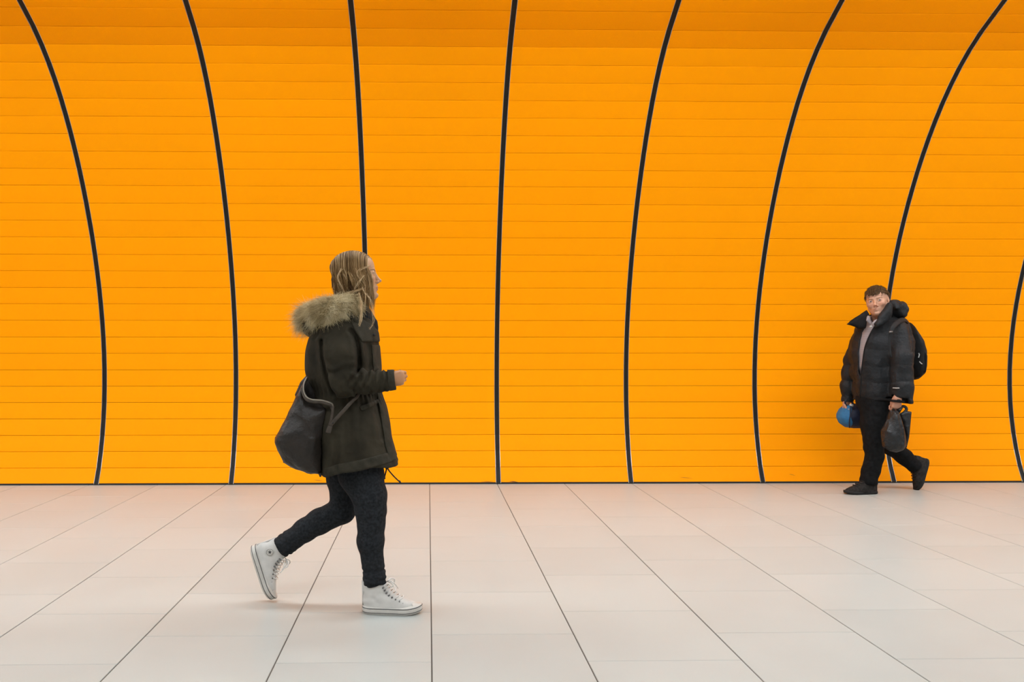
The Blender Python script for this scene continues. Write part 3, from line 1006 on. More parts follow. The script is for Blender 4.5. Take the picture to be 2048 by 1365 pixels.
# ---- parka
def wrow(py, xb, xf, hw): 
    a = pix(xb, py, WY); b = pix(xf, py, WY); return (a[2], a[0], b[0], WY, hw)
pk = SDF((-.72, 3.50, .54), (.05, 4.20, 1.42), .0048)
def coat_disp(X, Y, Z):
    zw = pix(700, 783, WY)[2]
    g = np.exp(-((Z - zw) / .045) ** 2)
    ang = np.arctan2(Y - WY, X + .37)
    return (.004 * g * np.sin(ang * 46 + 2 * noise3(X * 10, Y * 10, Z * 8)) + .010 * g
            + .011 * noise3(X * 9 + 3, Y * 9, Z * 4.2) + .006 * (.4 - np.abs(noise3(X * 13, Y * 13, Z * 6 + 9))) + .003 * noise3(X * 26, Y * 26, Z * 15) )
pk.loft([wrow(622, 690, 733, .060), wrow(634, 672, 744, .085), wrow(645, 652, 750, .130), wrow(656, 636, 752, .170), wrow(674, 622, 754.5, .195), wrow(700, 616, 755, .205),
         wrow(740, 614, 759, .200), wrow(782, 622, 763, .190), wrow(815, 630, 771, .200), wrow(845, 634, 777, .215), wrow(875, 636, 781, .225),
         wrow(910, 638, 792, .235), wrow(926, 639, 800, .240), wrow(975, 640, 806, .242)], .01, 2.35, coat_disp)
def sleeve_wr(amp, fr, ph):
    return lambda t, X, Y, Z: amp * np.sin(t * fr + ph + 2.2 * noise3(X * 22, Y * 14, Z * 22)) * np.minimum(1, 0.35 + t)
pk.cap(pix(687, 664, 3.755), pix(681, 712, ARM+.018), .066, .074, .06, wrinkle=sleeve_wr(.0025, 9, 0))
pk.cap(pix(681, 712, ARM+.018), pix(688, 763, ARM), .074, .066, .016, wrinkle=sleeve_wr(.006, 13, 1))
pk.cap(pix(688, 763, ARM), pix(735, 766, ARM), .066, .051, .012, wrinkle=lambda t, X, Y, Z: .010 * (.5 - np.abs(np.sin(t * 10 + (Z - .95) * 30 + 1.6 * noise3(X * 14, Y * 10, Z * 14)))) * np.minimum(1, .3 + 2 * t))
pk.cap(pix(735, 766, ARM), pix(786, 760.5, ARM + .004), .051, .044, .006, wrinkle=lambda t, X, Y, Z: .008 * (.5 - np.abs(np.sin(t * 10 + (Z - .95) * 26 + 1.3 * noise3(X * 14 + 4, Y * 10, Z * 14)))) * (1 - .6 * t))
pk.cap(pix(684, 674, 4.03), pix(688, 764, 4.09), .075, .062, .03)
pk.cap(pix(688, 764, 4.09), pix(722, 812, 4.085), .060, .046, .02)
# flat cuff end and hem
ca, cb = pix(735, 766, ARM), pix(790, 760, ARM + .004); cdir = (cb - ca) / np.linalg.norm(cb - ca)
def cut(F, X, Y, Z):
    d = (X - cb[0]) * cdir[0] + (Y - cb[1]) * cdir[1] + (Z - cb[2]) * cdir[2]
    sel = (X > ca[0]) & (Y < 3.72)
    F = np.where(sel, smax(F, d, .004), F)
    # hollow sleeve mouth
    rad_ = np.sqrt((Y - cb[1]) ** 2 + (Z - cb[2]) ** 2)
    F = np.where(sel, np.maximum(F, -np.maximum(rad_ - .034, -d - .03)), F)
    hx = [pix(640, 950, 3.8)[0], pix(653, 955, 3.72)[0], pix(684, 945, 3.66)[0], pix(746, 934, 3.66)[0], pix(799, 925, WY)[0], pix(815, 924, WY)[0]]
    hz = [.630, .624, .652, .675, .668, .664]
    hem = np.interp(X, hx, hz) + .006 * noise3(X * 7, Y * 7, Z * 0)
    F = smax(F, hem - Z, .006)
    inner = np.maximum(F + .011, Z - (hem + .16))
    return np.maximum(F, -inner)
def line2d(X, Z, P):
    P = np.array(P, float); X2, Z2 = np.broadcast_arrays(X, Z); d = np.full(X2.shape, 1e9)
    for a, b in zip(P[:-1], P[1:]):
        e = b - a; wx = X2 - a[0]; wz = Z2 - a[1]; t = np.clip((wx * e[0] + wz * e[1]) / (e @ e), 0, 1)
        d = np.minimum(d, (wx - t * e[0]) ** 2 + (wz - t * e[1]) ** 2)
    return np.sqrt(d)
def groove(sdf, pts, depth, amp, w, ymax, ymin=0.0):
    q = pxz(pts, depth); A = np.array(q)
    sl, X, Y, Z = sdf.win((A[:, 0].min() - .04, ymin, A[:, 1].min() - .04), (A[:, 0].max() + .04, ymax, A[:, 1].max() + .04))
    d = line2d(X, Z, q)
    sdf.F[sl] = sdf.F[sl] + (amp * (np.exp(-(d / w) ** 2) - .45 * np.exp(-((d - 2.1 * w) / (1.1 * w)) ** 2))).astype(np.float32)
# creases: around the upper arm, at the elbow and forearm, down the skirt of the coat
for pts, amp, w in (([(640, 682), (642, 700), (646, 722), (651, 748), (657, 772), (668, 790)], .012, .009), ([(700, 660), (709, 672), (714, 690), (716, 712), (716, 730), (714, 744)], .014, .009),
                    ([(622, 678), (632, 668), (640, 676), (641, 690)], .006, .007), ([(650, 664), (662, 652), (676, 646)], .005, .008), ([(664, 690), (660, 720), (664, 745)], .004, .012),
                    ([(715, 744), (706, 754), (698, 768)], .008, .0065), ([(724, 748), (718, 764), (707, 780)], .007, .0065), ([(737, 747), (734, 762), (724, 780)], .007, .0065),
                    ([(749, 745), (749, 762), (741, 783)], .0065, .0065), ([(761, 743), (763, 760), (757, 781)], .0065, .0065), ([(772, 742), (775, 758), (769, 779)], .006, .006), ([(688, 752), (696, 772), (712, 788)], .006, .008),
                    ([(733, 690), (736, 715), (737, 740)], .006, .008), ([(690, 808), (697, 845), (700, 890)], .006, .014), ([(722, 812), (716, 850), (712, 900)], .005, .014), ([(748, 805), (756, 840), (760, 880)], .006, .012), ([(670, 880), (672, 910), (668, 938)], .006, .012)):
    groove(pk, pts, 3.63, amp, w, 3.84)
solid = pk.F.copy()
pk.field(cut)
parka = pk.build('parka', M_PARKA, woman, 1)
# pieces sewn on the coat
pk.F = solid; 
cst = SDF.__new__(SDF); cst.__dict__.update(pk.__dict__)
Z2 = lambda pts: zpx(520, 700, 4.876, pts)
conform(pk, 'storm_flap', pxz(Z1([(885, 845), (935, 825), (1180, 985), (1235, 1050), (1235, 1160), (1062, 1164), (985, 1050)]), 3.74), .007, M_PARKA_D, parka, 3.60, 3.90)
conform(pk, 'hem_band', pxz(Z2([(600, 1165), (800, 1090), (1240, 1010), (1330, 1030), (1360, 1095), (1100, 1142), (800, 1193), (650, 1240)]), 3.68), .004, M_PARKA_D, parka, 3.55, 3.90)
conform(pk, 'pocket_flap', pxz(Z2([(960, 560), (1175, 480), (1180, 520), (985, 610)]), 3.66), .006, M_PARKA_D, parka, 3.55, 3.80)
conform(pk, 'front_placket', pxz([(744, 690), (758, 690), (764, 745), (768, 795), (781, 850), (786, 890), (800, 918), (781, 921), (772, 890), (764, 845), (754, 795), (748, 745)], 3.80), .005, M_PARKA_D, parka, 3.70, 4.0)
cuff = SDF((cb[0] - .07, 3.55, cb[2] - .08), (cb[0] + .03, 3.75, cb[2] + .08), .003)
cuff.cap(cb - cdir * .030, cb + cdir * .000, .0475, .0455, 0)
cuff.field(lambda F, X, Y, Z: np.maximum(np.maximum(F, (X - cb[0]) * cdir[0] + (Z - cb[2]) * cdir[2] - .001), -((X - cb[0]) * cdir[0] + (Z - cb[2]) * cdir[2]) - .030))
cuff.field(lambda F, X, Y, Z: np.maximum(F, .038 - np.sqrt((Y - cb[1]) ** 2 + (Z - cb[2] - 0 * X) ** 2)))
cuff.build('cuff', M_PARKA_D, parka, 1)
# hood bag hanging behind the neck
hd_ = SDF((-.72, 3.55, 1.15), (-.2, 4.2, 1.45), .0055)
hd_.ell(pix(643, 640, WY), (.095, .150, .070), .03)
hd_.ell(pix(628, 655, WY), (.055, .110, .055), .03)
hd_.ell(pix(650, 626, WY), (.060, .085, .055), .02, 's')
hd_.field(lambda F, X, Y, Z: F + .006 * noise3(X * 16, Y * 16, Z * 12))
hd_.build('hood', M_PARKA, parka, 1)
# black knit collar at the throat
cl = SDF((-.45, 3.7, 1.18), (-.1, 4.05, 1.45), .004)
cl.loft([wrow(612, 694, 736, .060), wrow(626, 690, 744, .068), wrow(643, 690, 756, .080), wrow(655, 690, 757.5, .085), wrow(672, 690, 753, .085)], .01, 2.2,
        lambda X, Y, Z: .004 * noise3(X * 18, Y * 18, Z * 22))
cl.build('knit_collar', M_BLACKKNIT, woman, 1)
# lapel of the open hood edge running from the fur to the chest
tube_obj('hood_edge', [pix(a, b, d) for (a, b), d in zip(Z1([(860, 790), (930, 870), (1010, 950), (1110, 1010), (1190, 1010)]), (3.72, 3.71, 3.725, 3.76, 3.80))], [.012, .013, .012, .010, .007], M_PARKA_D, parka, 8, 16)
# snaps
for (a, b), d in zip(Z1([(1180, 1082)]), (3.765,)):
    c0 = pix(a, b, d); 
    v, f = tube_vf([c0 + np.array((.003, -.012, 0)), c0 + np.array((-.003, .01, 0))], [.0055, .006], 12)
    place('snap_button', v, f, M_CORD, parka)
# drawcord at the hem
tube_obj('drawcord', [pix(a, b, 3.80) for a, b in Z2([(1235, 1100), (1238, 1150), (1225, 1200), (1213, 1250)])], .0035, M_CORD, parka, 6, 12)
tube_obj('drawcord', [pix(a, b, 3.80) for a, b in Z2([(1240, 1120), (1245, 1160), (1300, 1230), (1365, 1292)])], .0032, M_CORD, parka, 6, 12)
kn = SDF(pix(773, 937, 3.80) - .02, pix(773, 937, 3.80) + .02, .002)
kn.ell(pix(773.5, 937, 3.80), (.007, .006, .006), 0).ell(pix(776, 936, 3.80), (.005, .005, .004), .004)
kn.build('cord_knot', M_CORD, parka)
for a, b in Z2([(1365, 1292), (1213, 1250)]):
    c0 = pix(a, b, 3.80); v, f = tube_vf([c0 + np.array((-.004, 0, .007)), c0 + np.array((.003, 0, -.005))], [.0045, .0045], 8); place('cord_end', v, f, M_CORD, parka)

# ---- fur trim
upath = smooth_path([pix(706, 604, 3.79), pix(693, 610, 3.745), pix(668, 613, 3.715), pix(644, 621, 3.725), pix(625, 631, 3.79), pix(618, 637, WY), pix(625, 631, 3.95), pix(644, 621, 4.015), pix(668, 613, 4.025), pix(693, 610, 3.995), pix(706, 604, 3.95)], 60)
fb = SDF((-.75, 3.58, 1.18), (-.25, 4.16, 1.55), .006)
fr = np.interp(np.linspace(0, 1, 60), [0, .06, .3, .5, .7, .94, 1], [.030, .037, .042, .045, .042, .037, .030])
fb.chain(upath, fr, .01)
fur = fb.build('fur_trim', M_FUR_BASE, parka, 1)
N = 32000; S = 4
tq = RNG.random(N) * 59; i0 = tq.astype(int); fq = (tq - i0)[:, None]
cpt = upath[i0] * (1 - fq) + upath[np.minimum(i0 + 1, 59)] * fq
tg = upath[np.minimum(i0 + 1, 59)] - upath[i0]; tg /= np.linalg.norm(tg, axis=1, keepdims=True) + 1e-9
dirr = RNG.normal(size=(N, 3)); dirr -= tg * (dirr * tg).sum(1, keepdims=True); dirr /= np.linalg.norm(dirr, axis=1, keepdims=True)
r0 = fr[i0][:, None] * .9
ln = (RNG.random((N, 1)) * .026 + .018) * (.45 + fr[i0][:, None] / .047 * .6)
outw = cpt - (pix(665, 615, WY)); outw[:, 2] *= .3; outw /= np.linalg.norm(outw, axis=1, keepdims=True)
sweep = outw * .40 + np.array((0, 0, -.60)) + RNG.normal(size=(N, 3)) * .45 + tg * RNG.normal(size=(N, 1)) * .5 - tg * 0.0
P = np.zeros((N, S, 3))
clump = np.stack([noise3(cpt[:, 0] * 40 + k * 7, cpt[:, 1] * 40, cpt[:, 2] * 40 + dirr[:, k] * 3) for k in range(3)], 1)
for k in range(S):
    t = k / (S - 1)
    P[:, k] = cpt + dirr * (r0 + ln * t * (1 - .25 * t)) + (sweep + clump * .9) * ln * t * t * .8
rd = np.repeat(RNG.uniform(.0004, .0009, (N, 1)), S, 1) * np.linspace(1, .15, S)[None, :]
tones = np.clip(.64 + .30 * clump[:, 0] + .15 * RNG.normal(size=N), 0, 1)
V, Q, tn = strands_arrays(P, rd, tones, 3)
fo = place('fur_strands', V, Q, M_FUR, parka); set_tone(fo, tn); tag(fo, kind='stuff')

# ---- jeans
jn = SDF((-.80, 3.62, .10), (-.05, 4.10, .80), .0045)
jw = lambda a, fr_: (lambda t, X, Y, Z: .7 * a * np.sin(t * fr_ + 2.5 * noise3(X * 16, Y * 16, Z * 24)))
def leg(rows, d, **kw):
    for (a, b) in zip(rows[:-1], rows[1:]):
        jn.cap(pix(a[0], a[1], a[3] if len(a) > 3 else d), pix(b[0], b[1], b[3] if len(b) > 3 else d), a[2], b[2], .012, wrinkle=jw(a[4] if len(a) > 4 else .0012, 9))
leg([(716, 905, .108, 3.80, .001), (722, 948, .104, 3.785, .001), (739, 992, .080, NEAR, .0012), (741.5, 1021, .071, NEAR, .0014), (742.5, 1045, .0635, NEAR, .001), (741, 1084, .0615, NEAR, .001),
     (746, 1128, .0485, NEAR, .004), (748.5, 1150, .0480, NEAR, .005), (749, 1172, .0420, NEAR, .004)], NEAR)
leg([(705, 905, .105, 3.94, .001), (690, 955, .088, FAR, .001), (688, 1000, .064, FAR, .0012), (685, 1022, .061, FAR, .0014), (640, 1043, .060, FAR, .001), (610, 1061, .055, FAR, .001), (585, 1079, .049, FAR, .005), (566, 1092, .047, FAR, .005)], FAR)
hemA, hemB = pix(748, 1175, NEAR), pix(559, 1098, FAR); adir = (pix(566, 1092, FAR) - pix(640, 1043, FAR)); adir /= np.linalg.norm(adir)
def jcut(F, X, Y, Z):
    near_ = Z < .45
    right = X > -.42
    F = np.where(right, smax(F, hemA[2] + .010 + (X - hemA[0]) * .28 - Z, .006), F)
    d = (X - hemB[0]) * adir[0] + (Z - hemB[2]) * adir[2]
    F = np.where(~right, smax(F, d, .006), F)
    return F + .0014 * noise3(X * 30, Y * 30, Z * 30)
jn.field(jcut)
jeans = jn.build('jeans', M_JEANS, woman, 1)
# turned-up, bunched cuffs
for c0, dr, r in ((pix(749, 1157, NEAR), np.array((.05, 0, -1.)), .050), (pix(570, 1090, FAR), adir, .050)):
    cs = SDF(c0 - .09, c0 + .09, .0035)
    dr = dr / np.linalg.norm(dr)
    for q, rr_ in ((-.022, r * .97), (-.002, r), (.016, r * .95)):
        a = np.cross(dr, (0, 1, 0)); ring = [c0 + dr * q + (rr_ - .006) * (math.cos(w) * a + math.sin(w) * np.array((0, 1, 0))) + dr * .006 * math.sin(w * 2 + q * 90) for w in np.linspace(0, 2 * math.pi, 22)]
        cs.chain(ring, [.0085] * 22, .010)
    cs.build('bunched_cuff', M_JEANS, jeans, 2)

# ---- sneakers
def sneaker(parent, o, R, star_side, label):
    L, W = .270, .0465
    xf = lambda V: np.asarray(o) + np.asarray(V) @ R.T
    us = SDF((-.02, -.07, .005), (.30, .07, .19), .0026)
    rows = [(.020, .004, .262, 0, .0400), (.036, .003, .256, 0, .0400), (.050, .003, .236, 0, .0385), (.064, .003, .196, 0, .0370), (.078, .003, .160, 0, .0350), (.095, .002, .132, 0, .0325), (.115, .001, .116, 0, .0320), (.135, .000, .106, 0, .0335), (.152, -.002, .100, 0, .0345)]
    us.loft(rows, 0, 2.25)
    us.field(lambda F, X, Y, Z: np.maximum(F, Z - .150 - .10 * (X - .05)))
    us.field(lambda F, X, Y, Z: np.maximum(F, -np.maximum(F + .006, .118 - Z)))
    us.field(lambda F, X, Y, Z: F + .0016 * noise3(X * 40, Y * 40, Z * 55))
    root = us.build('sneaker', M_CANVAS, parent, 1, xf, origin=None)
    root['label'] = label
    def add(name, v, f, m): return place(name, xf(v), f, m, root)
    rings = [foot_ring(L, W, .000, -.002), foot_ring(L, W, .004, .001), foot_ring(L, W, .017, .0025), foot_ring(L, W, .030, .0015), foot_ring(L, W, .034, -.001)]
    v, f = ring_loft(rings); add('rubber_sole', v, f, M_RUBBER)
    for z0, hh in ((.0275, .0026), (.0085, .0022)):
        g = .0030 if z0 > .02 else .0026
        a, b = foot_ring(L, W, z0, g), foot_ring(L, W, z0 + hh, g); c_, d_ = foot_ring(L, W, z0 + hh, g - .003), foot_ring(L, W, z0, g - .003)
        v, f = ring_loft([a, b, c_, d_, a], cap=False); add('sole_stripe', v, f, M_STRIPE)
    # rubber toe cap
    tc = SDF((.19, -.06, .02), (.29, .06, .08), .0025)
    tc.ell((.210, 0, .028), (.057, .0415, .025), 0)
    tc.field(lambda F, X, Y, Z: np.maximum(np.maximum(F, .026 - Z), (.222 - X) + 9 * Y * Y))
    tc.build('toe_cap', M_RUBBER, root, 1, xf)
    # heel strip
    hsR = [(-.0015, -.006, .034), (-.0015, .006, .034), (-.004, .006, .148), (-.004, -.006, .148), (.006, -.006, .034), (.006, .006, .034), (.004, .006, .148), (.004, -.006, .148)]
    add('heel_strip', hsR, [(0, 1, 2, 3), (4, 7, 6, 5), (0, 3, 7, 4), (1, 5, 6, 2), (3, 2, 6, 7), (0, 4, 5, 1)], M_CANVAS)
    front = [(.197, .060), (.180, .069), (.163, .078), (.148, .088), (.135, .098), (.124, .109), (.116, .121), (.109, .134)]
    for s_ in (-1, 1):
        for j, (x, z) in enumerate(front):
            yy = s_ * (.0215 + .0012 * j); c0 = np.array((x - .010, yy * 1.0 + s_ * .006, z - .009))
            v, f = tube_vf([c0 + np.array((-.004, -s_ * .006, -.004)), c0 + np.array((.0015, s_ * .0026, .0015))], [.0036, .0034], 10)
            add('eyelet', v, f, M_EYELET)
    for j, (x, z) in enumerate(front):
        if j == 0: continue
        pts = [(x - .010, -.029, z - .004), (x + .004, -.012, z + .0055), (x + .005, 0, z + .0075), (x + .004, .012, z + .0055), (x - .010, .029, z - .004)]
        v, f = tube_vf(smooth_path([xf(np.array(p)) for p in pts], 10), .0023, 6); place('lace', v, f, M_LACE, root)
    for s_ in (-1, 1):
        pts = [(.112, 0, .142), (.125, s_ * .018, .152), (.142, s_ * .030, .145), (.138, s_ * .034, .128), (.120, s_ * .014, .136)]
        v, f = tube_vf(smooth_path([xf(np.array(p)) for p in pts], 14), .0026, 6); place('lace_loop', v, f, M_LACE, root)
        pts = [(.114, 0, .142), (.134, s_ * .012, .138), (.150, s_ * .026, .118), (.158, s_ * .032, .102)]
        v, f = tube_vf(smooth_path([xf(np.array(p)) for p in pts], 12), .0024, 6); place('lace_end', v, f, M_LACE, root)
    if star_side:
        c0 = np.array((.049, star_side * .0345, .090)); n_ = 28
        v = []; 
        for q, rr_ in ((0, .0185), (.0022, .0185), (.0028, .0170)):
            v += [(c0[0] + rr_ * math.cos(2 * math.pi * j / n_), c0[1] + star_side * q, c0[2] + rr_ * math.sin(2 * math.pi * j / n_)) for j in range(n_)]
        f = [tuple(range(2 * n_, 3 * n_))] + [(i * n_ + j, i * n_ + (j + 1) % n_, (i + 1) * n_ + (j + 1) % n_, (i + 1) * n_ + j) for i in (0, 1) for j in range(n_)]
        add('ankle_patch', v, f, M_RUBBER)
        v = []
        for q in (.0020, .0036):
            v += [(c0[0] + (.0098 if j % 2 == 0 else .0042) * math.sin(math.pi * j / 5), c0[1] + star_side * q, c0[2] + (.0098 if j % 2 == 0 else .0042) * math.cos(math.pi * j / 5)) for j in range(10)]
        f = [tuple(range(10, 20)), tuple(range(9, -1, -1))] + [(j, (j + 1) % 10, 10 + (j + 1) % 10, 10 + j) for j in range(10)]
        add('star', v, f, M_STRIPE)
        v = []
        for rr_, q in ((.0152, .0024), (.0158, .0036), (.0146, .0036)):
            v += [(c0[0] + rr_ * math.cos(2 * math.pi * j / n_), c0[1] + star_side * q, c0[2] + rr_ * math.sin(2 * math.pi * j / n_)) for j in range(n_)]
        f = [(i * n_ + j, i * n_ + (j + 1) % n_, ((i + 1) % 3) * n_ + (j + 1) % n_, ((i + 1) % 3) * n_ + j) for i in range(3) for j in range(n_)]
        add('patch_ring', v, f, M_STRIPE)
    return root
oR = pix(725.5, 1215, NEAR); oR[2] = 0.0
sneaker(woman, oR, frame((1, -.06, 0)), 0, 'white high-top sneaker planted flat on the floor')
oL = pix(500, 1094, FAR)
sneaker(woman, oL, frame((.318, 0.0, -.948), (.95, 0, .31)), -1, 'white high-top sneaker with ankle patch, heel raised')

# ================================================================== her shoulder bag
BGY = 3.735
bag = empty('shoulder_bag', tuple(pix(603, 945, BGY)))
tag(bag, 'slouchy dark leather shoulder bag hanging at the hip of the parka', 'bag')
bp = zpx(520, 700, 4.876, [(455, 285), (400, 340), (345, 450), (250, 650), (150, 860), (140, 905), (165, 985), (225, 1105), (290, 1150), (350, 1180), (480, 1212), (585, 1225), (610, 1180), (640, 1000), (662, 830), (700, 680), (715, 545), (700, 525), (600, 500), (500, 490), (450, 440), (428, 380)])
bsd = SDF((-.83, 3.54, .60), (-.36, 3.92, 1.16), .0042)
def bag_disp(X, Y, Z):
    return .010 * (np.abs(noise3(X * 8 + 2, Y * 8, Z * 8)) - .3) + .007 * noise3(X * 11, Y * 11, Z * 11) + .0035 * noise3(X * 26 + 5, Y * 26, Z * 20) + .0025 * np.abs(np.sin((X * .8 + Z) * 38 + 2 * noise3(X * 9, Y * 9, Z * 9)))
bsd.pillow(pxz(bp, BGY - .03), BGY, .105, .13, 0, disp=bag_disp, tilt=(.10, 0))
# open mouth
bsd.ell(pix(628, 782, BGY), (.055, .050, .045), .012, 's')
carve(bsd, pk.ax, solid).build('bag_body', M_LEATHER, bag, 1)
back_pts = zpx(520, 700, 4.876, [(455, 245), (395, 310), (338, 440), (350, 470), (420, 520), (520, 520), (560, 470), (545, 380), (510, 290)])
bk = SDF((-.70, 3.70, .93), (-.45, 3.90, 1.2), .004)
bk.pillow(pxz(back_pts, BGY + .05), BGY + .05, .014, .014, 0)
bk.build('bag_rear_panel', M_LEATHER, bag, 1)
Z2p = lambda pts, d: [pix(a, b, d) for a, b in Z2(pts)]
rimz = [pix(a, b, d) for (a, b), d in zip(Z2([(462, 268), (432, 330), (428, 400), (455, 460), (510, 488), (600, 494), (670, 512), (702, 528), (712, 560)]), (3.735, 3.70, 3.675, 3.655, 3.645, 3.64, 3.64, 3.645, 3.65))]
tube_obj('mouth_zip', rimz, .0042, M_ZIP, bag, 6, 40)
tube_obj('mouth_binding', [p + np.array((-.004, .004, -.008)) for p in rimz], .0075, M_LEATHER_E, bag, 8, 40)
tube_obj('zip_pull', Z2p([(710, 550), (708, 600), (702, 650), (690, 700), (675, 745)], 3.632), .0062, M_LEATHER_E, bag, 8, 12, (0, 1, 0))
tube_obj('shoulder_strap', [pix(a, b, d) for (a, b), d in zip(Z2([(660, 800), (690, 735), (720, 700), (760, 655), (830, 580), (900, 500), (945, 460), (985, 400)]), (3.635, 3.632, 3.632, 3.632, 3.634, 3.638, 3.642, 3.65))], [.0095, .0090, .0085, .0085, .0080, .0075, .007, .006], M_LEATHER_E, bag, 8, 26, (0, 1, 0))
tube_obj('strap_tab', Z2p([(664, 812), (672, 785), (684, 745)], 3.627), [.0118, .0118, .0105], M_LEATHER_E, bag, 8, 8, (0, 1, 0))
c0 = pix(*Z2([(712, 716)])[0], 3.630); v, f = tube_vf([c0 + np.array((0, -.004, 0)), c0 + np.array((0, .004, 0))], .004, 10); place('rivet', v, f, M_CORD, bag)
tube_obj('base_seam', [pix(a, b, d) for (a, b), d in zip(Z2([(150, 870), (215, 800), (265, 930), (230, 1100)]), (3.735, 3.69, 3.67, 3.735))], .003, M_LEATHER_E, bag, 6, 20)
tube_obj('corner_tab', Z2p([(585, 1205), (590, 1240)], 3.70), [.008, .004], M_LEATHER, bag, 6)

# ================================================================== the man
MY = 6.85
M_O = (float(pix(1750, 990, MY)[0]), MY, 0.0)
NL, FL, NA, FA = 6.78, 6.97, 6.61, 7.03        # near leg, far leg, near arm, far arm depths
M_JACKET = simple('black_puffer_nylon', (.0095, .0100, .0112), .65, .26, noise=(12, .4), bump=(45, .8, .008))
M_JACKET_D = simple('black_jacket_lining', (.0085, .0075, .0075), .8, .15, noise=(20, .3))
M_TROUSER = simple('black_trousers', (.0065, .0065, .0068), .88, .12, noise=(40, .4), bump=(60, .4, .004))
M_SHOE = simple('dark_grey_suede', (.022, .019, .017), .85, .15, noise=(50, .4), bump=(120, .4, .002))
M_SHOE_S = simple('dark_sole', (.018, .017, .016), .7, .2)
M_PLASTIC = simple('black_plastic_bag', (.0115, .0120, .0130), .42, .35, noise=(10, .3), bump=(26, .9, .015))
M_BLUE = simple('blue_nylon', (.020, .125, .270), .6, .25, noise=(15, .2), bump=(24, .6, .008))
M_NAVY = simple('navy_nylon', (.012, .014, .030), .6, .3, noise=(15, .2), bump=(24, .6, .008))
M_PACK = simple('black_backpack', (.0085, .0085, .0090), .7, .25, noise=(30, .3), bump=(50, .5, .004))
M_WHITE_TAG = simple('pale_tag', (.45, .44, .42), .6)
M_HAIR_M = strand_mat('brown_hair', [(0, (.026, .013, .005)), (.5, (.082, .042, .016)), (1, (.20, .115, .050))], .55, .2)
M_HAIR_MB = simple('brown_hair_under', (.060, .031, .012), .7, .15, noise=(60, .4))

def shirt_mat():
    m, nt, b = new_mat('grey_checked_shirt')
    tc = nt.nodes.new('ShaderNodeTexCoord')
    sp = nt.nodes.new('ShaderNodeSeparateXYZ'); nt.links.new(tc.outputs['Object'], sp.inputs[0])
    def stripes(sock, freq, thr):
        a = nt.nodes.new('ShaderNodeMath'); a.operation = 'MULTIPLY'; nt.links.new(sock, a.inputs[0]); a.inputs[1].default_value = freq
        s_ = nt.nodes.new('ShaderNodeMath'); s_.operation = 'SINE'; nt.links.new(a.outputs[0], s_.inputs[0])
        g_ = nt.nodes.new('ShaderNodeMath'); g_.operation = 'GREATER_THAN'; nt.links.new(s_.outputs[0], g_.inputs[0]); g_.inputs[1].default_value = thr
        return g_.outputs[0]
    m1 = nt.nodes.new('ShaderNodeMix'); m1.data_type = 'RGBA'
    m1.inputs['A'].default_value = (.30, .255, .255, 1); m1.inputs['B'].default_value = (.19, .155, .16, 1)
    mx = nt.nodes.new('ShaderNodeMath'); mx.operation = 'MAXIMUM'
    nt.links.new(stripes(sp.outputs[2], 700, .6), mx.inputs[0]); mx.inputs[1].default_value = 0.0
    nt.links.new(mx.outputs[0], m1.inputs['Factor']); nt.links.new(m1.outputs['Result'], b.inputs['Base Color'])
    b.inputs['Roughness'].default_value = .8; b.inputs['Specular IOR Level'].default_value = .2
    return m
M_SHIRT = shirt_mat()

Z4 = lambda pts: zpx(1640, 550, 5.9346, pts)
Z5 = lambda pts: zpx(1640, 770, 5.6875, pts)
# ---- head, hands, body
M_HC = pix(1754.5, 602.5, 6.80); HSC = 1.06
M_HR = frame((-.64, -.77, -.02), (0, 0, 1), 0.15)
ms = head_sdf(True, .0024)
mv, mq = ms.mesh(2)
SK_M = (.47, .250, .162)
mc = head_colors(mv, SK_M, (.43, .195, .135), (.20, .11, .06), (.50, .215, .14), True)
mv = M_HC + HSC * mv @ M_HR.T
w1 = pix(1795, 795, NA - .025)
h1 = hand_sdf(w1, (-.08, .05, -1), (-1, -.15, 0), (.1, 1, 0), (.75, 1.35, .9), [(.050, .034, .016), (.074, .030, .030), (.092, .018, .036)], .98, .003, .04)
v1, q1 = h1.mesh(1)
w2 = pix(1693, 800, FA)
h2 = hand_sdf(w2, (-.05, -.05, -1), (-1, .1, 0), (.3, -1, 0), (.75, 1.35, .9), [(.050, .034, .016), (.074, .030, .030), (.092, .018, .036)], .98, .003, .04)
v2, q2 = h2.mesh(1)
ml = SDF((3.0, 6.3, .02), (4.3, 7.25, 1.5), .013)
ml.cap(pix(1766, 700, MY), pix(1760, 790, MY), .115, .11, .05, sq=((.3, .95, 0), .8))
ml.cap(pix(1764, 655, MY), pix(1764, 700, MY), .07, .13, .05)
ml.chain([pix(1795, 664, 6.68), pix(1803, 730, NA), w1], [.045, .036, .028], .03)
ml.chain([pix(1732, 664, 6.99), pix(1702, 730, FA), w2], [.040, .030, .024], .03)
ml.chain([pix(1752, 815, 6.80), pix(1749, 885, NL), pix(1738, 955, NL), pix(1738, 975, NL)], [.10, .06, .042, .035], .03)
ml.cap(pix(1738, 979, NL), pix(1705, 982, NL), .030, .022, .02)
ml.chain([pix(1762, 815, 6.92), pix(1784, 893, FL), pix(1832, 934, FL), pix(1843, 930, FL)], [.10, .058, .040, .032], .03)
ml.cap(pix(1844, 932, FL), pix(1836, 962, FL), .028, .020, .02)
nv, nq = ml.mesh(1)
man = person_mesh([(mv, mq, mc), (v1, q1, np.array(SK_M) * (.92, .86, .85)), (v2, q2, np.array(SK_M) * (.92, .86, .85)), (nv, nq, SK_M)], M_SKIN_M, M_O)
tag(man, 'man in black puffer jacket with open collar turning his head while walking', 'person')
for y in (-1, 1): eye_obj(man, M_HR, M_HC, y, (1, .25, 0.0), HSC, M_IRIS_B)
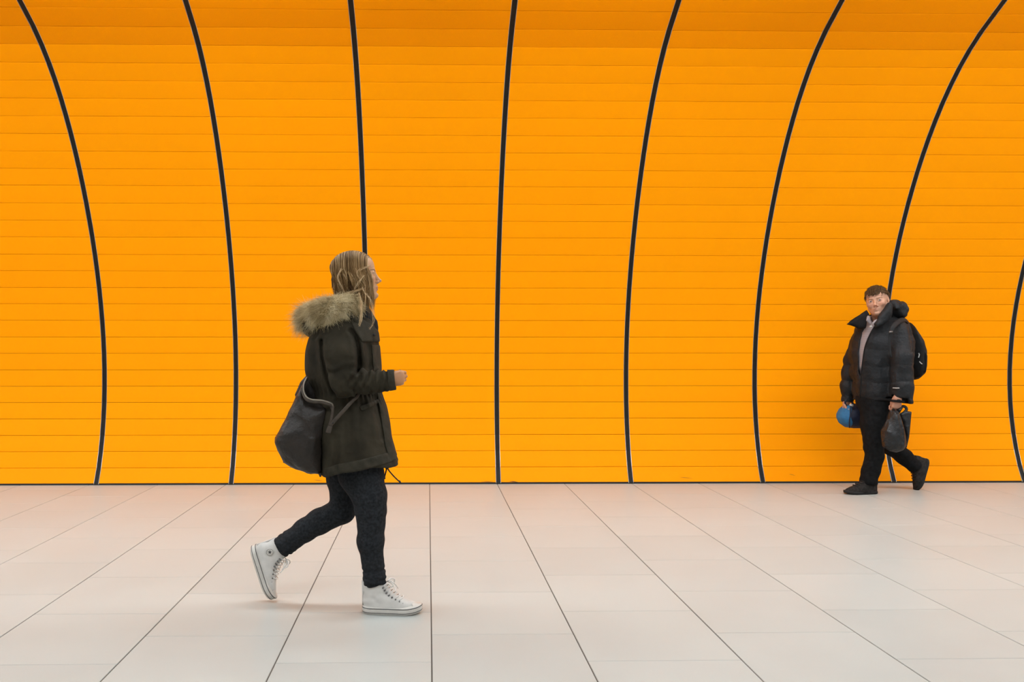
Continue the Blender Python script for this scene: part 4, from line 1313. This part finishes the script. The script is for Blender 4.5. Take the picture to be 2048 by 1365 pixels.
# ---- hair
to_m = lambda v: M_HC + HSC * np.asarray(v) @ M_HR.T
mh = SDF((-.15, -.12, -.10), (.12, .12, .15), .0032)
mh.ell((-.018, 0, .033), (.108, .085, .090), 0)
mh.field(lambda F, X, Y, Z: smax(F, X - (.110 - 6.0 * np.maximum(.047 + 1.2 * Y * Y + .08 * Y + .004 * np.sin(Y * 190) - Z, 0)), .008))
mh.field(lambda F, X, Y, Z: smax(F, -.050 - Z, .01))
mh.field(lambda F, X, Y, Z: smax(F, np.minimum((.012 - Z) + (.018 + X) * 2.2, .042 - Z), .008))
mh.field(lambda F, X, Y, Z: F + .0022 * np.sin(Y * 300 + 3 * noise3(X * 25, Y * 25, Z * 25)))
mhair = mh.build('hair', M_HAIR_MB, man, 1, to_m)
hv_, _ = mh.mesh(1)
sel = RNG.choice(len(hv_), 1700); P0 = hv_[sel]
nrm = (P0 - np.array((-.018, 0, .034))) / np.array((.101, .083, .089)) ** 2; nrm /= np.linalg.norm(nrm, axis=1, keepdims=True)
comb = np.stack([np.full(len(P0), .75), -.55 * np.ones(len(P0)), -.35 - .5 * (P0[:, 2] < .06)], 1)
comb -= nrm * (comb * nrm).sum(1, keepdims=True); comb += RNG.normal(size=comb.shape) * .15
P = np.stack([P0 + nrm * (-.002 + .0055 * math.sin(t * 2.2)) + comb * .020 * t for t in np.linspace(0, 1, 5)], 1)
V, Q, tn = strands_arrays(to_m(P.reshape(-1, 3)).reshape(P.shape), np.repeat(RNG.uniform(.0007, .0014, (len(P0), 1)), 5, 1) * np.linspace(1, .3, 5)[None], np.clip(RNG.normal(.5, .22, len(P0)), 0, 1), 3)
so = place('hair_strands', V, Q, M_HAIR_M, mhair); set_tone(so, tn); tag(so, kind='stuff')

# ---- shirt
def mrow(py, xb, xf, hw, y=MY): 
    a = pix(xb, py, y); b = pix(xf, py, y); return (a[2], a[0], b[0], y, hw)
sh = SDF((3.2, 6.5, .60), (4.2, 7.2, 1.55), .006)
sh.loft([mrow(632, 1738, 1775, .075, 6.83), mrow(645, 1729, 1790, .11), mrow(665, 1717, 1800, .140), mrow(700, 1711, 1806, .158), mrow(735, 1712, 1804, .158), mrow(752, 1719, 1802, .140), mrow(790, 1728, 1795, .110)], .01, 3.2,
        lambda X, Y, Z: .004 * noise3(X * 14, Y * 14, Z * 8))
vneck = pxz([(1738, 610), (1764, 612), (1758, 636), (1749, 653), (1742, 640)], 6.72)
sh.field(lambda F, X, Y, Z: np.where(Y < 6.86, smax(F, -poly2d(X - (Y - 6.72) * .55, Z, vneck), .006), F))
shirt = sh.build('shirt', M_SHIRT, man, 1)
cs = SDF((3.3, 6.55, 1.30), (4.0, 7.0, 1.62), .0035)
cs.pillow(pxz(Z4([(568, 480), (600, 520), (618, 575), (600, 600), (535, 545), (548, 500)]), 6.69), 6.69, .010, .01, 0, tilt=(.6, 0))
cs.pillow(pxz(Z4([(618, 575), (645, 540), (690, 520), (720, 545), (680, 610), (640, 625)]), 6.675), 6.675, .010, .01, 0, tilt=(-.2, 0))
cs.build('shirt_collar', M_SHIRT, shirt, 1)
c0 = pix(*Z4([(607, 615)])[0], 6.672); v, f = tube_vf([c0 + np.array((0, -.006, 0)), c0 + np.array((0, .02, 0))], .0075, 10); place('collar_button', v, f, M_WHITE_TAG, shirt)

# ---- jacket
jk = SDF((3.02, 6.36, .66), (4.25, 7.28, 1.60), .0062)
PER = .135
zq = pix(1750, 701, NA)[2]
def quilt(X, Y, Z):
    ph = (Z - zq + .10 * (X - 3.9) * .6 + .022 * noise3(X * 6, Y * 6, Z * 3)) / PER
    am = .55 + .45 * noise3(X * 5 + 8, Y * 5, Z * 7)
    return .0155 * am * (.62 - np.sqrt(np.abs(np.sin(np.pi * ph)))) + .008 * noise3(X * 15, Y * 15, Z * 12) + .006 * (np.abs(noise3(X * 24, Y * 24, Z * 17)) - .3)
jk.loft([mrow(626, 1742, 1783, .080), mrow(636, 1730, 1798, .115), mrow(648, 1720, 1809, .150), mrow(662, 1714, 1815, .172), mrow(682, 1709, 1819, .185), mrow(702, 1706, 1819, .190), mrow(735, 1707, 1816, .190),
         mrow(770, 1711, 1813, .185), mrow(801, 1715, 1811, .180)], .01, 2.5, quilt)
qw = lambda t, X, Y, Z: -quilt(X, Y, Z)
jk.cap(pix(1795, 660, 6.69), pix(1803, 715, NA), .080, .086, .05, wrinkle=qw)
jk.cap(pix(1803, 715, NA), pix(1804, 770, NA), .086, .084, .015, wrinkle=qw)
jk.cap(pix(1804, 770, NA), pix(1804, 815, NA), .084, .078, .015, wrinkle=qw)
jk.cap(pix(1728, 664, 6.98), pix(1703, 722, FA), .075, .068, .04, wrinkle=qw)
jk.cap(pix(1703, 722, FA), pix(1696, 770, FA), .066, .058, .015, wrinkle=qw)
jk.cap(pix(1696, 770, FA), pix(1694, 806, FA), .058, .046, .015, wrinkle=qw)
hemz = pix(1750, 801, 6.70)[2]; slz = pix(1804, 808, NA)[2]; slf = pix(1694, 804, FA)[2]
opening = pxz([(1734, 618), (1764, 622), (1757, 640), (1749, 652), (1742, 664), (1734, 681), (1728, 700), (1723, 735), (1721, 758), (1717, 745), (1716.5, 705), (1720, 680), (1727, 660), (1731, 640)], 6.70)
jsolid = None
def jcut2(F, X, Y, Z):
    arm_n = (X > pix(1781, 700, NA)[0]) & (Y < 6.74)
    arm_f = (X < pix(1709, 780, FA)[0])
    cutz = np.where(arm_n, np.interp(X, [pix(1784, 0, NA)[0], pix(1806, 0, NA)[0], pix(1812, 0, NA)[0]], [slz + .050, slz + .046, slz]), np.where(arm_f, slf, hemz))
    F = smax(F, cutz - Z, .012)
    # hollow mouths of the sleeves and the hem
    rn = np.sqrt((X - pix(1800, 806, NA)[0]) ** 2 + (Y - NA) ** 2)
    F = np.maximum(F, -np.maximum(rn - .060, np.maximum(slz - .02 - Z, Z - slz - .075)))
    d = poly2d(X - (Y - 6.70) * .55, Z, opening)
    F = np.where(Y < 6.93, smax(F, -d, .008), F)
    return F
nk0, nk1 = M_HC + HSC * M_HR @ np.array((-.026, 0, -.05)), M_HC + HSC * M_HR @ np.array((-.044, 0, -.175))
jfull = jk.F.copy()
jk.cap(nk0, nk1, .085, .080, .01, op='s')
jk.field(jcut2)
jacket = jk.build('puffer_jacket', M_JACKET, man, 1)
jk.F = jfull
tube_obj('zip', [pix(a, b, d) for a, b, d in ((1750, 652, 6.675), (1743, 664, 6.668), (1735, 681, 6.672), (1729, 700, 6.68), (1724, 735, 6.69), (1722, 758, 6.695), (1720, 797, 6.70))], .006, M_JACKET_D, jacket, 6, 24)
conform(jk, 'hem_band', pxz([(1716, 794), (1782, 797), (1782, 803), (1716, 801)], 6.69), .004, M_JACKET_D, jacket, 6.5, 6.85)
conform(jk, 'sleeve_tag', pxz(Z4([(912, 1342), (955, 1338), (955, 1352), (914, 1358)]), 6.53), .007, M_WHITE_TAG, jacket, 6.4, 6.6)
# wrist strap on the near cuff
wb = SDF(pix(1797, 803, NA) - .09, pix(1797, 803, NA) + .09, .004)
wc = pix(1795, 803.0, NA - .025)
wb.put(lambda X, Y, Z: np.maximum(np.abs(np.sqrt(((X - wc[0]) / 1.35) ** 2 + (Y - wc[1]) ** 2) - .034) - .006, np.abs(Z - wc[2] + .10 * (X - wc[0])) - .010), wc - .08, wc + .08)
wb.build('wrist_strap', M_JACKET_D, jacket, 1)
# collar flaps and hood
co = SDF((3.15, 6.45, 1.22), (4.15, 7.1, 1.66), .0045)
co.pillow(pxz(Z4([(345, 588), (440, 505), (560, 418), (585, 470), (560, 560), (545, 640), (470, 640), (450, 622)]), 6.74), 6.76, .022, .022, 0, tilt=(-.25, 0), disp=lambda X, Y, Z: .004 * noise3(X * 18, Y * 18, Z * 18))
co.build('collar_flap', M_JACKET_D, jacket, 1)
co = SDF((3.35, 6.45, 1.22), (4.15, 7.1, 1.66), .0045)
co.pillow(pxz(Z4([(812, 335), (775, 390), (720, 455), (690, 490), (680, 530), (640, 580), (655, 625), (720, 610), (800, 560), (860, 480), (870, 380), (845, 320)]), 6.66), 6.665, .034, .034, 0, tilt=(.12, 0), disp=lambda X, Y, Z: .005 * noise3(X * 16, Y * 16, Z * 16))
co.build('collar_flap', M_JACKET, jacket, 1)
ho = SDF((3.5, 6.45, 1.22), (4.25, 7.25, 1.70), .0055)
ho.ell(pix(1790, 618, 6.80), (.070, .130, .070), .03)
ho.ell(pix(1798, 628, 6.78), (.042, .110, .055), .03)
ho.ell(pix(1782, 612, 6.78), (.030, .09, .05), .03)
ho.ell(pix(1777, 606, 6.86), (.035, .08, .05), .01, 's')
ho.field(lambda F, X, Y, Z: F + .020 * (.35 - np.abs(noise3(X * 17, Y * 12, Z * 17))) + .004 * noise3(X * 30, Y * 30, Z * 30))
ho.build('hood', M_JACKET, jacket, 1)

# ---- trousers
tr = SDF((3.3, 6.55, .05), (4.2, 7.2, .90), .0055)
def tleg(rows):
    for a, b in zip(rows[:-1], rows[1:]):
        tr.cap(pix(a[0], a[1], a[3]), pix(b[0], b[1], b[3]), a[2], b[2], .015, wrinkle=lambda t, X, Y, Z: .006 * noise3(X * 11, Y * 11, Z * 16) + .005 * (np.abs(noise3(X * 16, Y * 16, Z * 24 + 5)) - .3))
tleg([(1752, 808, .118, 6.80), (1749, 850, .104, 6.79), (1748, 880, .083, NL), (1748.5, 915, .073, NL), (1742, 943, .071, NL), (1737, 962, .068, NL), (1737, 972, .066, NL)])
tleg([(1762, 808, .118, 6.92), (1772, 855, .100, 6.95), (1785, 893, .080, FL), (1808, 915, .068, FL), (1830, 934, .062, FL)])
tr.cap(pix(1745, 800, 6.83), pix(1768, 800, 6.87), .13, .13, .03)
tend = pix(1833, 936, FL); tdir = pix(1833, 936, FL) - pix(1785, 893, FL); tdir /= np.linalg.norm(tdir)
def tcut(F, X, Y, Z):
    F = np.where(X > pix(1800, 930, FL)[0], smax(F, (X - tend[0]) * tdir[0] + (Z - tend[2]) * tdir[2], .01), smax(F, pix(1737, 969, NL)[2] - Z, .01))
    return smax(F, Z - pix(1750, 792, MY)[2], .01)
tr.field(tcut)
tr.build('trousers', M_TROUSER, man, 1)

# ---- shoes
def low_shoe(parent, o, R, label):
    L, W = .292, .050
    xf = lambda V: np.asarray(o) + np.asarray(V) @ R.T
    us = SDF((-.02, -.08, .005), (.31, .08, .17), .003)
    us.loft([(.014, .002, .288, 0, .0475), (.030, .001, .285, 0, .0480), (.044, .001, .268, 0, .0460), (.058, .002, .232, 0, .0430), (.072, .003, .196, 0, .0400), (.088, .004, .160, 0, .0380), (.104, .006, .130, 0, .0375), (.120, .008, .112, 0, .0380)], 0, 2.3)
    us.field(lambda F, X, Y, Z: F + .002 * noise3(X * 35, Y * 35, Z * 35))
    us.field(lambda F, X, Y, Z: np.maximum(F, -np.maximum(F + .008, .100 - Z)))
    root = us.build('shoe', M_SHOE, parent, 1, xf); root['label'] = label
    v, f = ring_loft([foot_ring(L, W, 0, -.002), foot_ring(L, W, .004, .001), foot_ring(L, W, .018, .002), foot_ring(L, W, .024, -.001)])
    place('shoe_sole', xf(v), f, M_SHOE_S, root)
    for j in range(4):
        x, z = .205 - .022 * j, .072 + .011 * j
        pts = [(x - .012, -.030, z - .006), (x, -.012, z + .004), (x, .012, z + .004), (x - .012, .030, z - .006)]
        v, f = tube_vf(smooth_path([xf(np.array(p)) for p in pts], 8), .0032, 6); place('lace', v, f, M_SHOE_S, root)
    ts = SDF((.03, -.06, .06), (.22, .06, .15), .003)
    ts.cap((.17, 0, .076), (.098, 0, .122), .022, .030, 0, sq=((.55, 0, .83), .28))
    ts.build('tongue', M_SHOE, root, 1, xf)
    return root
mo = pix(1754, 985, NL); mo[2] = 0
low_shoe(man, mo, frame((-1, -.10, 0)), 'dark suede shoe flat on the floor')
mo2 = pix(1856.5, 919, FL)
low_shoe(man, mo2, frame((-.335, -.05, -.94), (-.94, 0, .33)), 'dark suede shoe tipped up on its toe')

# ================================================================== what he carries
pack = empty('backpack', tuple(pix(1828, 759, 6.98)))
tag(pack, 'black backpack worn on the back of the man in the puffer jacket', 'backpack')
pkd = SDF((4.0, 6.70, .85), (4.6, 7.25, 1.50), .006)
pkd.pillow(pxz(Z4([(1050, 560), (1100, 640), (1190, 775), (1222, 900), (1222, 1060), (1205, 1180), (1130, 1245), (1060, 1250), (1000, 1100), (980, 700)]), 6.95), 6.95, .15, .10, 0, disp=lambda X, Y, Z: .005 * noise3(X * 16, Y * 16, Z * 16))
carve(pkd, jk.ax, jfull).build('pack_body', M_PACK, pack, 1)
pp_ = SDF((4.1, 6.70, .85), (4.65, 7.15, 1.4), .006)
pp_.pillow(pxz(Z4([(1130, 880), (1205, 880), (1226, 960), (1222, 1080), (1205, 1175), (1130, 1200)]), 6.90), 6.90, .13, .07, 0)
carve(pp_, jk.ax, jfull).build('front_pocket', M_PACK, pack, 1)
tube_obj('zip_cord', [pix(a, b, 6.80) for a, b in Z4([(1172, 930), (1178, 950), (1168, 985)])], .004, M_WHITE_TAG, pack, 6, 8)
tube_obj('zip_cord', [pix(a, b, 6.80) for a, b in Z4([(1180, 1030), (1196, 1050), (1212, 1060)])], .004, M_WHITE_TAG, pack, 6, 8)
tube_obj('zip_cord', [pix(a, b, 6.86) for a, b in Z4([(1195, 1150), (1213, 1165), (1210, 1185)])], .004, M_PACK, pack, 6, 8)
tube_obj('shoulder_strap', [pix(1823, 668, 6.86), pix(1816, 646, 6.76), pix(1806, 640, 6.67), pix(1790, 650, 6.575), pix(1782, 664, 6.545), pix(1779, 690, 6.535), pix(1782, 715, 6.53)], [.022, .022, .022, .020, .016, .013, .010], M_PACK, pack, 10, 26, (.2, -1, .5))
tube_obj('strap_buckle', [pix(a, b, 6.525) for a, b in Z4([(822, 680), (862, 676)])], .007, M_EYELET, pack, 8)

blue = empty('holdall', tuple(pix(1700, 858, 7.03)))
tag(blue, 'small blue and navy nylon bag hanging from his far hand', 'bag')
bl = SDF((3.25, 6.85, .45), (4.0, 7.22, .80), .005)
bl.pillow(pxz(Z5([(290, 228), (240, 270), (205, 330), (203, 380), (230, 440), (290, 482), (380, 494), (500, 502), (540, 440), (540, 260), (470, 215), (380, 210)]), 7.03), 7.03, .11, .10, 0, disp=lambda X, Y, Z: .007 * noise3(X * 14, Y * 14, Z * 12))
bo = carve(bl, tr.ax, tr.F).build('bag_body', [M_BLUE, M_NAVY], blue, 1)
me = bo.data; xs = np.zeros(len(me.polygons) * 3, np.float32); me.polygons.foreach_get('center', xs); xs = xs.reshape(-1, 3)
ob_ = wloc(bo); lim = pix(*Z5([(350, 300)])[0], 6.95)[0] - ob_[0]
me.polygons.foreach_set('material_index', (xs[:, 0] > lim + .012 * np.sin(xs[:, 2] * 40)).astype(np.int32))
tube_obj('bag_handle', [pix(a, b, 7.0) for a, b in Z5([(300, 240), (285, 205), (300, 175), (345, 180), (375, 215), (385, 240)])], .009, M_NAVY, blue, 8, 16)
tube_obj('zip_end', [pix(a, b, 6.93) for a, b in Z5([(340, 225), (375, 238)])], .010, M_WHITE_TAG, blue, 8)
tube_obj('side_seam', [pix(a, b, d) for (a, b), d in zip(Z5([(350, 235), (345, 330), (335, 420), (335, 490)]), (6.935, 6.918, 6.922, 6.96))], .005, M_NAVY, blue, 6, 14)

plast = empty('carrier_bag', tuple(pix(1795, 905, 6.55)))
tag(plast, 'crumpled black plastic carrier bag hanging from his near hand', 'bag')
pl = SDF((3.5, 6.40, .25), (4.0, 6.72, .80), .0045)
def pdisp(X, Y, Z): return .010 * (np.abs(noise3(X * 16, Y * 10, Z * 5)) - .3) + .004 * np.sin(X * 130 + 5 * noise3(X * 8, Y * 8, Z * 6)) * np.clip((Z - .45) / .2, 0, 1)
pl.pillow(pxz(Z5([(815, 300), (790, 360), (760, 450), (715, 525), (718, 600), (735, 710), (800, 755), (880, 772), (950, 745), (985, 690), (975, 600), (955, 480), (915, 370), (890, 305)]), 6.53), 6.545, .075, .09, 0, disp=pdisp)
carve(pl, tr.ax, tr.F).build('bag_body', M_PLASTIC, plast, 1)
pl2 = SDF((3.6, 6.45, .30), (4.1, 6.72, .80), .004)
pl2.pillow(pxz(Z5([(905, 330), (960, 300), (1045, 305), (1030, 450), (1012, 600), (985, 720), (965, 700), (970, 560), (945, 430)]), 6.58), 6.585, .022, .02, 0, disp=lambda X, Y, Z: .004 * noise3(X * 30, Y * 20, Z * 8))
pl2.build('loose_flap', M_PLASTIC, plast, 1)
for pts, d0 in (([(845, 330), (838, 280), (850, 255), (880, 270), (900, 320)], 6.60), ([(900, 300), (935, 250), (965, 250), (985, 280), (955, 320)], 6.58)):
    tube_obj('bag_handle', [pix(a, b, d0) for a, b in Z5(pts)], .011, M_PLASTIC, plast, 8, 18)
